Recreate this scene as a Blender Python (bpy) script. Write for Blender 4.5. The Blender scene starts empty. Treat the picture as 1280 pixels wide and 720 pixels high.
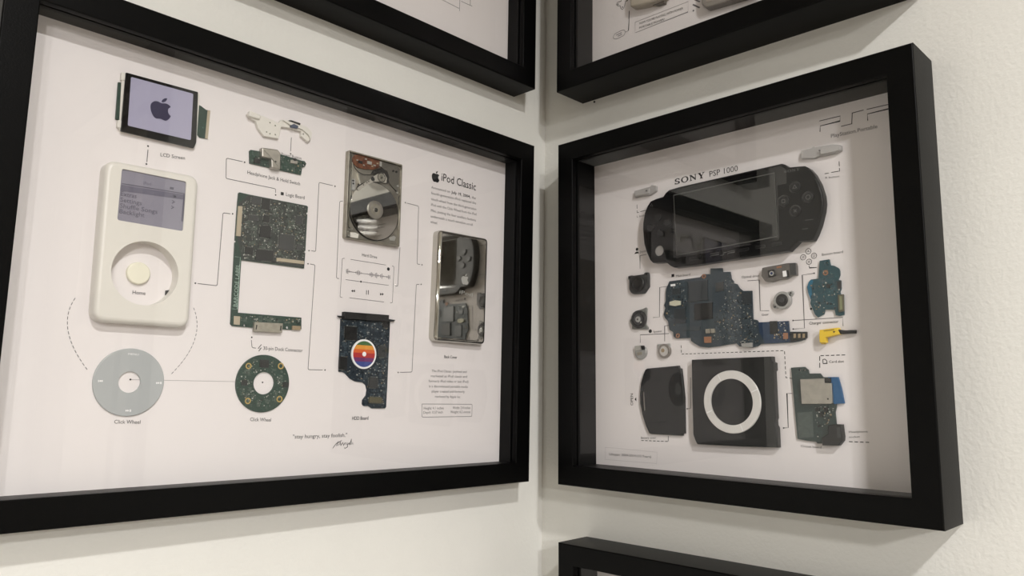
import bpy, bmesh, math, random
from mathutils import Vector, Matrix
from mathutils.geometry import tessellate_polygon

# ------------------------------------------------------------------ camera, world, exposure
S = 1.1                      # fitted units -> metres
ZC = 1.65                    # camera height above the floor
CX, CY = -0.54006, -0.49045
PITCH, YAW, ROLL, FPX, PY = 0.12979, 0.79133, 0.01347, 949.73, 0.351
scene = bpy.context.scene
COL = scene.collection
CAM = Vector((CX * S, CY * S, ZC))
_f = Vector((math.sin(YAW) * math.cos(PITCH), math.cos(YAW) * math.cos(PITCH), math.sin(PITCH)))
_r = _f.cross(Vector((0, 0, 1))).normalized(); _u = _r.cross(_f)
_c, _s = math.cos(ROLL), math.sin(ROLL)
RT, UP, FW = _c * _r + _s * _u, -_s * _r + _c * _u, _f
cam = bpy.data.cameras.new('camera'); cam.sensor_width = 36.0; cam.lens = FPX / 1280 * 36.0
cam.clip_start = 0.01; cam.shift_y = PY / 1280
cam_ob = bpy.data.objects.new('camera', cam); COL.objects.link(cam_ob)
m = Matrix((RT, UP, -FW)).transposed().to_4x4(); m.translation = CAM
cam_ob.matrix_world = m
scene.camera = cam_ob
world = bpy.data.worlds.new('world'); scene.world = world; world.use_nodes = True
world.node_tree.nodes['Background'].inputs[0].default_value = (0.9, 0.9, 1.0, 1)
world.node_tree.nodes['Background'].inputs[1].default_value = 0.05
vs = scene.view_settings
vs.view_transform = 'Standard'; vs.look = 'None'; vs.gamma = 1.0; vs.use_curve_mapping = False
vs.exposure = 0.0
# ceiling lamps: (x, y, watts); built as lamps further down
CEIL = 2.41
LAMPS = [(-0.66, -1.10, 13.5, 'nearest to the picture corner'), (-2.9, -4.1, 220, 'in the far half of the room')]
TRACK = (-1.53, -2.49, 67)
LAMPC = (1.0, .982, .962)

# ------------------------------------------------------------------ materials
def lin(c):
    return tuple(((v / 255) / 12.92 if v / 255 <= 0.04045 else ((v / 255 + 0.055) / 1.055) ** 2.4) for v in c) + (1,)
MATS = {}
def mat(name, rgb, rough=0.5, metal=0.0, var=0.0, vscale=60, bump=0.0, bscale=300, rgb2=None, spec=0.5, coat=0.0, trans=0.0, alpha=None, emit=0.0):
    if name in MATS: return MATS[name]
    M = bpy.data.materials.new(name); M.use_nodes = True
    nt = M.node_tree; b = nt.nodes['Principled BSDF']
    b.inputs['Base Color'].default_value = lin(rgb); b.inputs['Roughness'].default_value = rough
    b.inputs['Metallic'].default_value = metal; b.inputs['Specular IOR Level'].default_value = spec
    b.inputs['Coat Weight'].default_value = coat; b.inputs['Transmission Weight'].default_value = trans
    if alpha is not None: b.inputs['Alpha'].default_value = alpha
    if emit: b.inputs['Emission Color'].default_value = lin(rgb); b.inputs['Emission Strength'].default_value = emit
    if var or bump or rgb2:
        tc = nt.nodes.new('ShaderNodeTexCoord')
    if var or rgb2:
        n = nt.nodes.new('ShaderNodeTexNoise'); n.inputs['Scale'].default_value = vscale; n.inputs['Detail'].default_value = 4
        nt.links.new(tc.outputs['Object'], n.inputs['Vector'])
        r = nt.nodes.new('ShaderNodeValToRGB')
        a = lin(rgb); c2 = lin(rgb2) if rgb2 else tuple(v * (1 - var) for v in a[:3]) + (1,)
        r.color_ramp.elements[0].position = 0.38; r.color_ramp.elements[1].position = 0.62
        r.color_ramp.elements[0].color = c2; r.color_ramp.elements[1].color = a
        nt.links.new(n.outputs['Fac'], r.inputs['Fac']); nt.links.new(r.outputs['Color'], b.inputs['Base Color'])
    if bump:
        n2 = nt.nodes.new('ShaderNodeTexNoise'); n2.inputs['Scale'].default_value = bscale; n2.inputs['Detail'].default_value = 3
        nt.links.new(tc.outputs['Object'], n2.inputs['Vector'])
        bp = nt.nodes.new('ShaderNodeBump'); bp.inputs['Strength'].default_value = bump; bp.inputs['Distance'].default_value = 0.002
        nt.links.new(n2.outputs['Fac'], bp.inputs['Height']); nt.links.new(bp.outputs['Normal'], b.inputs['Normal'])
    MATS[name] = M
    return M
def pcb(name, dark, light, trace, rough=0.42):
    """solder-mask green or blue with fine copper traces and vias"""
    M = mat(name, dark, rough, 0, spec=0.5)
    nt = M.node_tree; b = nt.nodes['Principled BSDF']
    tc = nt.nodes.new('ShaderNodeTexCoord')
    v = nt.nodes.new('ShaderNodeTexVoronoi'); v.distance = 'MANHATTAN'; v.feature = 'F1'; v.inputs['Scale'].default_value = 520
    nt.links.new(tc.outputs['Object'], v.inputs['Vector'])
    r = nt.nodes.new('ShaderNodeValToRGB'); e = r.color_ramp.elements
    e[0].position = 0.10; e[0].color = lin(trace); e[1].position = 0.22; e[1].color = lin(light)
    x = r.color_ramp.elements.new(0.55); x.color = lin(dark)
    nt.links.new(v.outputs['Distance'], r.inputs['Fac'])
    n = nt.nodes.new('ShaderNodeTexNoise'); n.inputs['Scale'].default_value = 110
    nt.links.new(tc.outputs['Object'], n.inputs['Vector'])
    rr = nt.nodes.new('ShaderNodeValToRGB'); rr.color_ramp.elements[0].position = 0.45; rr.color_ramp.elements[1].position = 0.62
    nt.links.new(n.outputs['Fac'], rr.inputs['Fac'])
    mx = nt.nodes.new('ShaderNodeMixRGB'); mx.inputs[1].default_value = lin(dark)
    nt.links.new(rr.outputs['Color'], mx.inputs[0]); nt.links.new(r.outputs['Color'], mx.inputs[2])
    nt.links.new(mx.outputs[0], b.inputs['Base Color'])
    return M
def glass_mat(name, tint=(1, 1, 1, 1), gain=1.0):
    M = bpy.data.materials.new(name); M.use_nodes = True; nt = M.node_tree; nt.nodes.clear()
    o = nt.nodes.new('ShaderNodeOutputMaterial'); t = nt.nodes.new('ShaderNodeBsdfTransparent'); t.inputs[0].default_value = tint
    g = nt.nodes.new('ShaderNodeBsdfGlossy'); g.inputs['Roughness'].default_value = 0.004
    mx = nt.nodes.new('ShaderNodeMixShader'); fr = nt.nodes.new('ShaderNodeFresnel'); fr.inputs[0].default_value = 1.5
    ge = nt.nodes.new('ShaderNodeNewGeometry'); inv = nt.nodes.new('ShaderNodeMath'); inv.operation = 'SUBTRACT'; inv.inputs[0].default_value = 1
    mu = nt.nodes.new('ShaderNodeMath'); mu.operation = 'MULTIPLY'; m2 = nt.nodes.new('ShaderNodeMath'); m2.operation = 'MULTIPLY'; m2.inputs[1].default_value = gain; m2.use_clamp = True
    nt.links.new(ge.outputs['Backfacing'], inv.inputs[1]); nt.links.new(fr.outputs[0], mu.inputs[0]); nt.links.new(inv.outputs[0], mu.inputs[1])
    nt.links.new(mu.outputs[0], m2.inputs[0]); nt.links.new(m2.outputs[0], mx.inputs[0])
    nt.links.new(t.outputs[0], mx.inputs[1]); nt.links.new(g.outputs[0], mx.inputs[2]); nt.links.new(mx.outputs[0], o.inputs[0])
    MATS[name] = M
    return M

WALL = mat('wall_paint', (234, 233, 227), 0.6, bump=0.2, bscale=300, var=0.03, vscale=8, spec=0.25)
CEILM = mat('ceiling_paint', (232, 230, 224), 0.8)
FLOORM = mat('floor_wood', (96, 84, 72), 0.35, rgb2=(78, 68, 58), vscale=6)
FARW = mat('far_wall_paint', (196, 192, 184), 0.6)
FRAME = mat('black_frame_paint', (5, 5, 5), 0.36, spec=0.1, bump=0.06, bscale=900)
SPACER = mat('black_spacer_card', (9, 9, 9), 0.42, spec=0.14)
GLASS = glass_mat('picture_glass')
PAPER = mat('print_paper', (232, 227, 226), 0.65, spec=0.2)
INK = mat('black_ink', (32, 31, 33), 0.6, spec=0.2)
INKG = mat('grey_ink', (105, 102, 104), 0.6, spec=0.2)
INKL = mat('pale_grey_ink', (165, 161, 162), 0.6, spec=0.2)
WHITEP = mat('white_plastic', (224, 221, 213), 0.35, spec=0.5)
CREAM = mat('cream_plastic', (236, 233, 214), 0.4)
GREYP = mat('grey_wheel_plastic', (172, 176, 177), 0.32)
WMARK = mat('white_mark', (245, 245, 245), 0.5)
LCDG = mat('lcd_grey', (137, 135, 148), 0.2)
LCDT = mat('lcd_text', (84, 82, 97), 0.4)
LCDB = mat('lcd_band', (102, 100, 116), 0.3)
LAV = mat('lavender_screen', (166, 164, 188), 0.22)
NAVY = mat('navy_mark', (42, 38, 70), 0.4)
BLACKG = mat('black_gloss', (14, 14, 15), 0.12, spec=0.6)
BLACKM = mat('black_matt', (22, 22, 23), 0.5)
BEZEL = mat('bezel_black', (15, 15, 15), 0.16, spec=0.3)
CHIP = mat('chip_black', (17, 18, 19), 0.38, var=0.15, vscale=500)
CHIPG = mat('chip_grey', (56, 58, 58), 0.4, var=0.12, vscale=400)
STEEL = mat('brushed_steel', (176, 172, 164), 0.32, 0.85, var=0.12, vscale=200)
NICKEL = mat('dull_nickel', (170, 165, 152), 0.36, 0.6, var=0.15, vscale=250)
MIRROR = mat('mirror_steel', (196, 194, 186), 0.035, 1.0)
PLATTER = mat('platter_mirror', (204, 202, 196), 0.03, 1.0)
CHROME = mat('chrome', (215, 213, 205), 0.1, 1.0)
ETCH = mat('etched_steel', (176, 176, 170), 0.55, 0.1)
TAN = mat('tan_connector', (178, 166, 144), 0.45)
COPPER = mat('copper_pad', (160, 114, 86), 0.4, 0.3)
GOLD = mat('gold_ring', (200, 172, 104), 0.35, 0.7)
FLEX = mat('brown_flex', (120, 78, 54), 0.35, rgb2=(84, 50, 36), vscale=260)
SOLDER = mat('solder', (190, 190, 184), 0.32, 0.6)
PIN = mat('pin_grey', (132, 134, 128), 0.35, 0.4)
TRACE = mat('trace_grey', (96, 108, 98), 0.4, 0.2)
TRACEB = mat('trace_blue', (88, 102, 110), 0.4, 0.2)
CAPT = mat('capacitor_tan', (150, 132, 104), 0.5)
PCBG = pcb('green_pcb', (24, 54, 43), (42, 80, 65), (104, 134, 118))
PCBD = pcb('dark_pcb', (40, 46, 43), (68, 78, 72), (136, 142, 134))
PCBN = pcb('navy_pcb', (22, 36, 46), (40, 58, 68), (92, 112, 122))
PCBB = pcb('blue_pcb', (46, 58, 65), (62, 77, 86), (108, 122, 130))
PCBT = pcb('teal_pcb', (28, 68, 76), (44, 90, 98), (96, 130, 136))
BLUE = mat('blue_board', (24, 84, 130), 0.4)
TEALB = mat('bright_teal', (20, 100, 130), 0.4)
YELLOW = mat('yellow_plastic', (232, 196, 40), 0.4)
FROST = mat('frosted_clear_plastic', (206, 203, 200), 0.3, alpha=0.6)
CONS = mat('console_black', (12, 12, 13), 0.3, spec=0.18)
CONSG = mat('console_gloss', (12, 12, 13), 0.06, spec=0.6)
CONSB = mat('console_button', (24, 24, 25), 0.3, spec=.3)
CONSM = mat('console_mark', (92, 92, 90), 0.5)
DOORB = mat('satin_black_cover', (27, 28, 28), 0.3, spec=0.4)
RINGW = mat('silver_white_ring', (224, 222, 218), 0.3, 0.2, var=.08, vscale=40)
BEIGE = mat('beige_shell', (176, 168, 152), 0.45)
SLABG = mat('grey_battery', (138, 132, 124), 0.45)
SILVER = mat('silver_part', (172, 172, 170), 0.35, 0.5)
DKGREY = mat('dark_grey_plastic', (52, 53, 54), 0.45)
STRIPES = [mat('stripe_green', (74, 110, 66), 0.5), mat('stripe_amber', (222, 152, 62), 0.5), mat('stripe_orange', (214, 98, 46), 0.5),
           mat('stripe_red', (176, 50, 52), 0.5), mat('stripe_purple', (112, 48, 100), 0.5), mat('stripe_blue', (62, 76, 140), 0.5)]
LAMPW = mat('lamp_lens', (255, 246, 230), 0.5, emit=2.0)
DOORW = mat('door_paint', (214, 206, 194), 0.4)
DOORG = mat('door_grey_paint', (124, 118, 116), 0.45)

# ------------------------------------------------------------------ mesh helpers (frame-local u, v, n)
def finish(bm, mats, smooth=True, ang=32):
    bmesh.ops.recalc_face_normals(bm, faces=bm.faces[:])
    me = bpy.data.meshes.new('mesh'); bm.to_mesh(me); bm.free()
    for k in (mats if isinstance(mats, (list, tuple)) else [mats]): me.materials.append(k)
    if smooth:
        me.shade_smooth(); me.set_sharp_from_angle(angle=math.radians(ang))
        # flat tops stay flat: a hard edge between every level face and the rounding next to it
        lv = [abs(p.normal.z) > 0.99999 for p in me.polygons]; seen = {}
        for p in me.polygons:
            for e in p.loop_indices: seen.setdefault(me.loops[e].edge_index, []).append(lv[p.index])
        at = me.attributes.get('sharp_edge') or me.attributes.new('sharp_edge', 'BOOLEAN', 'EDGE')
        for e, k in seen.items():
            if len(set(k)) > 1: at.data[e].value = True
    return me
def area(p): return 0.5 * sum(p[i - 1][0] * p[i][1] - p[i][0] * p[i - 1][1] for i in range(len(p)))
def ccw(p): return list(p) if area(p) > 0 else list(reversed(p))
def offset(p, d):
    """inward offset of a ccw polygon"""
    out = []; n = len(p)
    for i in range(n):
        a, b, c = Vector(p[i - 1]), Vector(p[i]), Vector(p[(i + 1) % n])
        e1 = (b - a).normalized(); e2 = (c - b).normalized()
        n1 = Vector((-e1.y, e1.x)); n2 = Vector((-e2.y, e2.x)); nn = n1 + n2
        if nn.length < 1e-6: nn = n1
        nn.normalize(); k = max(0.5, nn.dot(n1))
        q = b + nn * d / k; out.append((q.x, q.y))
    return out
def fillet(p, r, n=5):
    out = []; m = len(p)
    for i in range(m):
        a, b, c = Vector(p[i - 1]), Vector(p[i]), Vector(p[(i + 1) % m])
        d1, d2 = (a - b), (c - b); l = min(r, d1.length * 0.45, d2.length * 0.45)
        s, e = b + d1.normalized() * l, b + d2.normalized() * l
        for k in range(n + 1):
            t = k / n; q = s * (1 - t) ** 2 + b * 2 * t * (1 - t) + e * t * t; out.append((q.x, q.y))
    return out
def circle(u, v, r, n=40, rv=None):
    rv = rv or r
    return [(u + r * math.cos(2 * math.pi * k / n), v + rv * math.sin(2 * math.pi * k / n)) for k in range(n)]
def prism(bm, outer, h0, h1, holes=(), bev=0.0, seg=3, mi=0):
    """a plate with any outline and holes, its upper rim rounded by bev"""
    loops = [ccw(outer)] + [list(reversed(ccw(h))) for h in holes]
    f0 = len(bm.faces)
    rims = []
    for li, lp in enumerate(loops):
        rings = [[bm.verts.new((x, y, h0)) for x, y in lp]]
        if bev and li == 0:
            for k in range(seg + 1):
                t = k / seg * math.pi / 2
                q = offset(lp, bev * (1 - math.cos(t))) if k else lp
                rings.append([bm.verts.new((x, y, h1 - bev + bev * math.sin(t))) for x, y in q])
        else:
            rings.append([bm.verts.new((x, y, h1)) for x, y in lp])
        n = len(lp)
        for a, b in zip(rings, rings[1:]):
            for i in range(n):
                j = (i + 1) % n
                bm.faces.new((a[i], a[j], b[j], b[i]))
        rims.append((rings[0], rings[-1]))
    for which in (0, 1):
        vs_ = [v for r in rims for v in r[which]]
        if not holes:
            fs = [vs_]; bm.faces.new(vs_ if which else list(reversed(vs_)))
        else:
            tri = tessellate_polygon([[Vector((v.co.x, v.co.y, 0)) for v in r[which]] for r in rims])
            for t in tri:
                try: bm.faces.new([vs_[i] for i in t])
                except ValueError: pass
    if mi:
        bm.faces.ensure_lookup_table()
        for f in bm.faces[f0:]: f.material_index = mi
    return bm
def box(bm, cu, cv, w, d, h0, h1, rot=0.0, mi=0):
    c, s = math.cos(rot), math.sin(rot)
    pts = [(cu + c * x - s * y, cv + s * x + c * y) for x, y in ((-w / 2, -d / 2), (w / 2, -d / 2), (w / 2, d / 2), (-w / 2, d / 2))]
    return prism(bm, pts, h0, h1, mi=mi)
def ribbon(bm, pts, w, h, closed=False):
    P_ = [Vector(p) for p in pts]; n = len(P_)
    L, R = [], []
    for i in range(n):
        a = P_[i - 1] if (i or closed) else P_[i]; c = P_[(i + 1) % n] if (i < n - 1 or closed) else P_[i]
        t = (c - a).normalized(); nn = Vector((-t.y, t.x))
        if 0 < i < n - 1 or closed:
            e = (P_[i] - a).normalized(); k = max(0.5, abs(Vector((-e.y, e.x)).dot(nn)))
        else: k = 1
        L.append(bm.verts.new((*(P_[i] + nn * w / 2 / k), h))); R.append(bm.verts.new((*(P_[i] - nn * w / 2 / k), h)))
    for i in range(n if closed else n - 1):
        j = (i + 1) % n; bm.faces.new((R[i], R[j], L[j], L[i]))
    return bm
def flat(bm, pts, h, mi=0):
    f = bm.faces.new([bm.verts.new((x, y, h)) for x, y in ccw(pts)]); f.material_index = mi
    return bm
def dome(bm, u, v, prof, n=32):
    """lathe: prof = [(radius, height), ...] from the rim to the axis"""
    rings = []
    for r, h in prof:
        rings.append([bm.verts.new((u + r * math.cos(2 * math.pi * k / n), v + r * math.sin(2 * math.pi * k / n), h)) for k in range(n)] if r > 1e-7 else [bm.verts.new((u, v, h))])
    for a, b in zip(rings, rings[1:]):
        for i in range(n):
            j = (i + 1) % n
            if len(b) == 1: bm.faces.new((a[i], a[j], b[0]))
            elif len(a) == 1: bm.faces.new((a[0], b[j], b[i]))
            else: bm.faces.new((a[i], a[j], b[j], b[i]))
    return bm
def tube(bm, pts, r, n=8):
    P_ = [Vector(p) for p in pts]; rings = []
    for i, p in enumerate(P_):
        t = (P_[min(i + 1, len(P_) - 1)] - P_[max(i - 1, 0)]).normalized()
        a = t.cross(Vector((0, 0, 1)));  a = a.normalized() if a.length > 1e-4 else Vector((1, 0, 0)); b = t.cross(a)
        rings.append([bm.verts.new(p + a * r * math.cos(2 * math.pi * k / n) + b * r * math.sin(2 * math.pi * k / n)) for k in range(n)])
    for a, b in zip(rings, rings[1:]):
        for i in range(n): bm.faces.new((a[i], a[(i + 1) % n], b[(i + 1) % n], b[i]))
    bm.faces.new(rings[0]); bm.faces.new(list(reversed(rings[-1])))
    return bm
def inside(p, poly):
    x, y = p; r = False
    for i in range(len(poly)):
        x1, y1 = poly[i - 1]; x2, y2 = poly[i]
        if (y1 > y) != (y2 > y) and x < (x2 - x1) * (y - y1) / (y2 - y1) + x1: r = not r
    return r

def tag(o, label=None, cat=None, group=None, kind=None):
    if label: o['label'] = label
    if cat: o['category'] = cat
    if group: o['group'] = group
    if kind: o['kind'] = kind
    return o

# ------------------------------------------------------------------ places on the walls
class Place:
    """local axes of one framed picture: u right, v up, n out of the wall, n = 0 on the print"""
    def __init__(self, side, pivot, roll, pd):
        self.side = side; pu, pz = pivot; c, s = math.cos(roll), math.sin(roll)
        if side == 'left':
            U, V, N = Vector((c, 0, s)), Vector((-s, 0, c)), Vector((0, -1, 0))
            O = Vector((pu * S, -pd * S, pz * S + ZC))
        else:
            U, V, N = Vector((0, -c, -s)), Vector((0, -s, c)), Vector((-1, 0, 0))
            O = Vector((-pd * S, pu * S, pz * S + ZC))
        self.M = Matrix((U, V, N)).transposed().to_4x4(); self.M.translation = O
        self.Mi = self.M.inverted(); self.pivot = pivot; self.pd = pd
    def px(self, x, y, h=0.0):
        d = RT * ((x - 640) / FPX) - UP * ((y - 360 - PY) / FPX) + FW
        o = self.Mi @ CAM; dl = self.Mi.to_3x3() @ d; t = (h - o.z) / dl.z
        q = o + t * dl
        return (q.x, q.y)
    def pts(self, ps, h=0.0): return [self.px(x, y, h) for x, y in ps]
    def circ(self, x, y, r, h=0.0):
        a, b = Vector(self.px(x - r, y, h)), Vector(self.px(x + r, y, h)); c = self.px(x, y, h)
        return c[0], c[1], (a - b).length / 2
    def wall(self, w, z):
        """fitted wall coordinates -> local u, v (before roll)"""
        pu, pz = self.pivot
        return ((w - pu) * S * (1 if self.side == 'left' else -1), (z - pz) * S)

class Thing:
    def __init__(self, place, name, label, cat, anchor, group=None):
        self.P = place; self.a = Vector((anchor[0], anchor[1], anchor[2] if len(anchor) > 2 else 0.0))
        o = bpy.data.objects.new(name, None); o.empty_display_size = 0.01; COL.objects.link(o)
        o.matrix_world = place.M @ Matrix.Translation(self.a); tag(o, label, cat, group); self.o = o
    def part(self, name, bm, mats, parent=None, label=None, kind=None, smooth=True, ang=32):
        me = finish(bm, mats, smooth, ang) if isinstance(bm, bmesh.types.BMesh) else bm
        me.transform(Matrix.Translation(-self.a)); me.name = name
        o = bpy.data.objects.new(name, me); COL.objects.link(o); o.parent = parent or self.o
        tag(o, label, kind=kind)
        return o
    def poly(self, name, pxs, h0, h1, mats, parent=None, bev=0.0, fil=0.0, holes=(), hp=None, label=None, at=None):
        """a plate whose upper outline is read from the photograph"""
        p = self.P.pts(pxs, h1 if at is None else at)
        if fil: p = fillet(p, fil)
        bm = prism(bmesh.new(), p, h0, h1, holes, bev)
        return self.part(name, bm, mats, parent, label)
    def disc(self, name, x, y, r, h0, h1, mats, parent=None, bev=0.0, hole=0.0, n=40, label=None):
        u, v, R = self.P.circ(x, y, r, h1)
        bm = prism(bmesh.new(), circle(u, v, R, n), h0, h1, [circle(u, v, R * hole, n)] if hole else (), bev)
        return self.part(name, bm, mats, parent, label)

FONT = {}
def text_mesh(s, off=0.0):
    cu = bpy.data.curves.new('t', 'FONT'); cu.body = s; cu.size = 1; cu.resolution_u = 2; cu.offset = off
    ob = bpy.data.objects.new('t', cu)
    me = bpy.data.meshes.new_from_object(ob)
    bpy.data.objects.remove(ob); bpy.data.curves.remove(cu)
    return me
def text(T, parent, s, p0, p1, h=0.0002, cap=None, off=0.0, mats=None, name='printed_text', at=None):
    """lettering along a baseline whose two ends are photograph points; cap = capital height in pixels"""
    a, b = Vector(T.P.px(*p0, at if at is not None else h)), Vector(T.P.px(*p1, at if at is not None else h))
    me = text_mesh(s, off)
    xs = [v.co.x for v in me.vertices]
    if not xs: return None
    x0, x1 = min(xs), max(xs); sx = (b - a).length / (x1 - x0); sy = sx
    d = (b - a).normalized()
    if cap:
        c = Vector(T.P.px(p0[0], p0[1] - cap, at if at is not None else h)); n_ = Vector((-d.y, d.x)); sy = abs((c - a).dot(n_)) / 0.73
    for v in me.vertices:
        x, y = (v.co.x - x0) * sx, v.co.y * sy
        v.co = (a.x + d.x * x - d.y * y, a.y + d.y * x + d.x * y, h)
    me.materials.append(mats or INK)
    return T.part(name, me, None, parent)
def line(T, parent, pxs, w=0.0005, h=0.00015, mats=None, rnd=0.0, name='printed_line'):
    p = T.P.pts(pxs, h)
    if rnd and len(p) > 2:
        q = [p[0]]
        for i in range(1, len(p) - 1):
            a, b, c = Vector(p[i - 1]), Vector(p[i]), Vector(p[i + 1]); d1, d2 = a - b, c - b
            l = min(rnd, d1.length * .45, d2.length * .45); s_, e_ = b + d1.normalized() * l, b + d2.normalized() * l
            for k in range(5):
                t = k / 4; z = s_ * (1 - t) ** 2 + b * 2 * t * (1 - t) + e_ * t * t; q.append((z.x, z.y))
        q.append(p[-1]); p = q
    return T.part(name, ribbon(bmesh.new(), p, w, h), mats or INKG, parent, smooth=False)
def dots(T, parent, pxs, r=0.0006, h=0.0002, mats=None):
    for x, y in pxs:
        u, v = T.P.px(x, y, h)
        T.part('printed_dot', flat(bmesh.new(), circle(u, v, r, 12), h), mats or INK, parent, smooth=False)
def dashes(T, parent, pxs, dash=0.0022, gap=0.0015, w=0.0005, h=0.00015, mats=None):
    p = [Vector(q) for q in T.P.pts(pxs, h)]; bm = bmesh.new()
    cum = [0.0]
    for a, b in zip(p, p[1:]): cum.append(cum[-1] + (b - a).length)
    def at(s_):
        for k in range(len(p) - 1):
            if s_ <= cum[k + 1] or k == len(p) - 2:
                return p[k] + (p[k + 1] - p[k]) * ((s_ - cum[k]) / max(1e-9, cum[k + 1] - cum[k]))
    n = max(1, round((cum[-1] + gap) / (dash + gap))); st = (cum[-1] + gap) / n
    for k in range(n):
        s0, s1 = k * st, min(k * st + st - gap, cum[-1])
        mid = [c for c in range(1, len(p) - 1) if s0 + 1e-5 < cum[c] < s1 - 1e-5]
        ribbon(bm, [at(s0)] + [p[c] for c in mid] + [at(s1)], w, h)
    return T.part('dashed_line', bm, mats or INK, parent, smooth=False)
def comps(T, poly, h, n, seed, avoid=(), sizes=(0.0006, 0.0016), mats=(SOLDER, CHIP, CAPT, PIN), wt=(3, 4, 2, 3), parent=None):
    """the sprinkling of surface-mounted parts too small to pick apart"""
    rnd = random.Random(seed); bm = bmesh.new(); us = [p[0] for p in poly]; vs_ = [p[1] for p in poly]; k = 0; tries = 0
    while k < n and tries < n * 30:
        tries += 1; p = (rnd.uniform(min(us), max(us)), rnd.uniform(min(vs_), max(vs_)))
        if not inside(p, poly) or any(inside(p, a) for a in avoid): continue
        w = rnd.uniform(*sizes); d = w * rnd.choice((0.5, 0.55, 1.0)); i = rnd.choices(range(len(mats)), wt)[0]
        m_ = w * 0.8
        if not all(inside((p[0] + s1 * m_, p[1] + s2 * m_), poly) for s1 in (-1, 1) for s2 in (-1, 1)): continue
        box(bm, p[0], p[1], w, d, h - 0.0001, h + rnd.uniform(0.0003, 0.0007), rnd.choice((0, math.pi / 2)), mi=i); k += 1
    return T.part('small_components', bm, list(mats), parent, kind='stuff', smooth=False)

def pins(T, polys, h, board=None, pitch=0.0009, size=(0.00035, 0.0008), mats=None):
    """rows of solder pins round the chips"""
    bm = bmesh.new()
    for p in polys:
        p = ccw(p); n = len(p)
        for i in range(n):
            a, b = Vector(p[i]), Vector(p[(i + 1) % n]); d = b - a
            if d.length < 0.003: continue
            e = d.normalized(); o = Vector((e.y, -e.x)); k = int((d.length - 0.001) / pitch)
            for j in range(k):
                c = a + e * (0.0008 + j * pitch) + o * (size[1] * 0.35)
                if board and not inside(c + o * size[1] * .6, board): continue
                box(bm, c.x, c.y, size[0], size[1], h - 0.0001, h + 0.0003, math.atan2(e.y, e.x))
    return T.part('chip_pins', bm, mats or PIN, kind='stuff', smooth=False)
def traces(T, poly, h, n, seed, avoid=(), mats=None, w=0.00022):
    """copper runs and rows of pads under the solder mask"""
    rnd = random.Random(seed); bm = bmesh.new(); us = [p[0] for p in poly]; vs_ = [p[1] for p in poly]; k = t_ = 0
    ok = lambda q: inside(q, poly) and not any(inside(q, a) for a in avoid)
    while k < n and t_ < n * 20:
        t_ += 1; u, v = rnd.uniform(min(us), max(us)), rnd.uniform(min(vs_), max(vs_)); L = rnd.uniform(.0015, .005); m_ = rnd.randint(2, 5)
        if rnd.random() < .5: f = lambda i, s: (u + s, v + i * .0005)
        else: f = lambda i, s: (u + i * .0005, v + s)
        if not all(ok(f(i, s)) for i in (0, m_) for s in (0, L / 2, L)): continue
        if rnd.random() < .45:
            for i in range(m_): ribbon(bm, [f(i, 0), f(i, L * rnd.uniform(.7, 1))], w, h)
        else:
            for s in range(int(L / .00075)):
                for i in (0, 2): q = f(i, s * .00075); box(bm, q[0], q[1], .00035, .0004, h - .0001, h + .0002)
        k += 1
    return T.part('board_traces', bm, mats or TRACE, kind='stuff', smooth=False)

# the apple outline, drawn in a 170-unit box
APPLE = [(150.4, 130.2), (141.7, 145.9), (130.4, 159.5), (116, 165.8), (102.7, 162.6), (88.4, 159.5), (73.6, 162.6), (60.9, 166), (46.1, 159.5), (34.4, 145.4), (22, 120.8), (16.8, 91.4), (18.5, 76), (23.8, 63.3),
         (38.6, 48.4), (58.5, 42.8), (73.9, 46.4), (86.2, 50), (99.8, 45.8), (118.2, 42.5), (134, 47), (148.9, 58.6), (138, 67.5), (131.5, 78), (130.8, 89.7), (133.5, 103.5), (142, 115.4), (153.3, 122.7)]
LEAF = [(119.1, 7.2), (117, 18), (110.2, 29.9), (98, 39.5), (85.2, 42.3), (85.5, 32), (94.4, 16.3), (105.8, 7.7), (118.9, 4)]
def apple(T, parent, x, y, hpx, h, mats, name='apple_mark', xs=1.0):
    c = Vector(T.P.px(x, y, h)); a, b = Vector(T.P.px(x, y - hpx / 2, h)), Vector(T.P.px(x, y + hpx / 2, h)); k = (a - b).length / 162
    bm = bmesh.new()
    for poly in (APPLE, LEAF):
        flat(bm, fillet([(c.x + (px_ - 85) * k * xs, c.y - (py_ - 85) * k) for px_, py_ in poly], 0.02, 3), h)
    return T.part(name, bm, mats, parent, smooth=False)

# ------------------------------------------------------------------ the room
def slab(name, lo, hi, mats, holes=None):
    bm = bmesh.new(); x0, y0, z0 = lo; x1, y1, z1 = hi
    prism(bm, [(x0, y0), (x1, y0), (x1, y1), (x0, y1)], z0, z1)
    o = bpy.data.objects.new(name, finish(bm, mats, False)); COL.objects.link(o); tag(o, kind='structure')
    return o
RX, RY = -5.4, -6.4
slab('floor', (RX - .15, RY - .15, -.1), (.15, .15, 0), FLOORM)
slab('ceiling', (RX - .15, RY - .15, CEIL), (.15, .15, CEIL + .1), CEILM)
slab('wall_left', (RX - .15, 0, 0), (.15, .15, CEIL), WALL)
DY0, DY1, DH = -1.86, -1.20, 2.34        # a doorway further along the right wall
slab('wall_right', (0, DY1, 0), (.15, 0, CEIL), WALL)
slab('wall_right_far', (0, RY, 0), (.15, DY0, CEIL), FARW)
slab('wall_right_above', (0, DY0, DH), (.15, DY1, CEIL), WALL)
slab('wall_back', (RX, RY - .15, 0), (.15, RY, CEIL), FARW)
slab('wall_far', (RX - .15, RY - .15, 0), (RX, 0, CEIL), FARW)
d = slab('door_1', (.05, DY0, 0), (.09, DY1, DH), DOORG)
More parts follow.
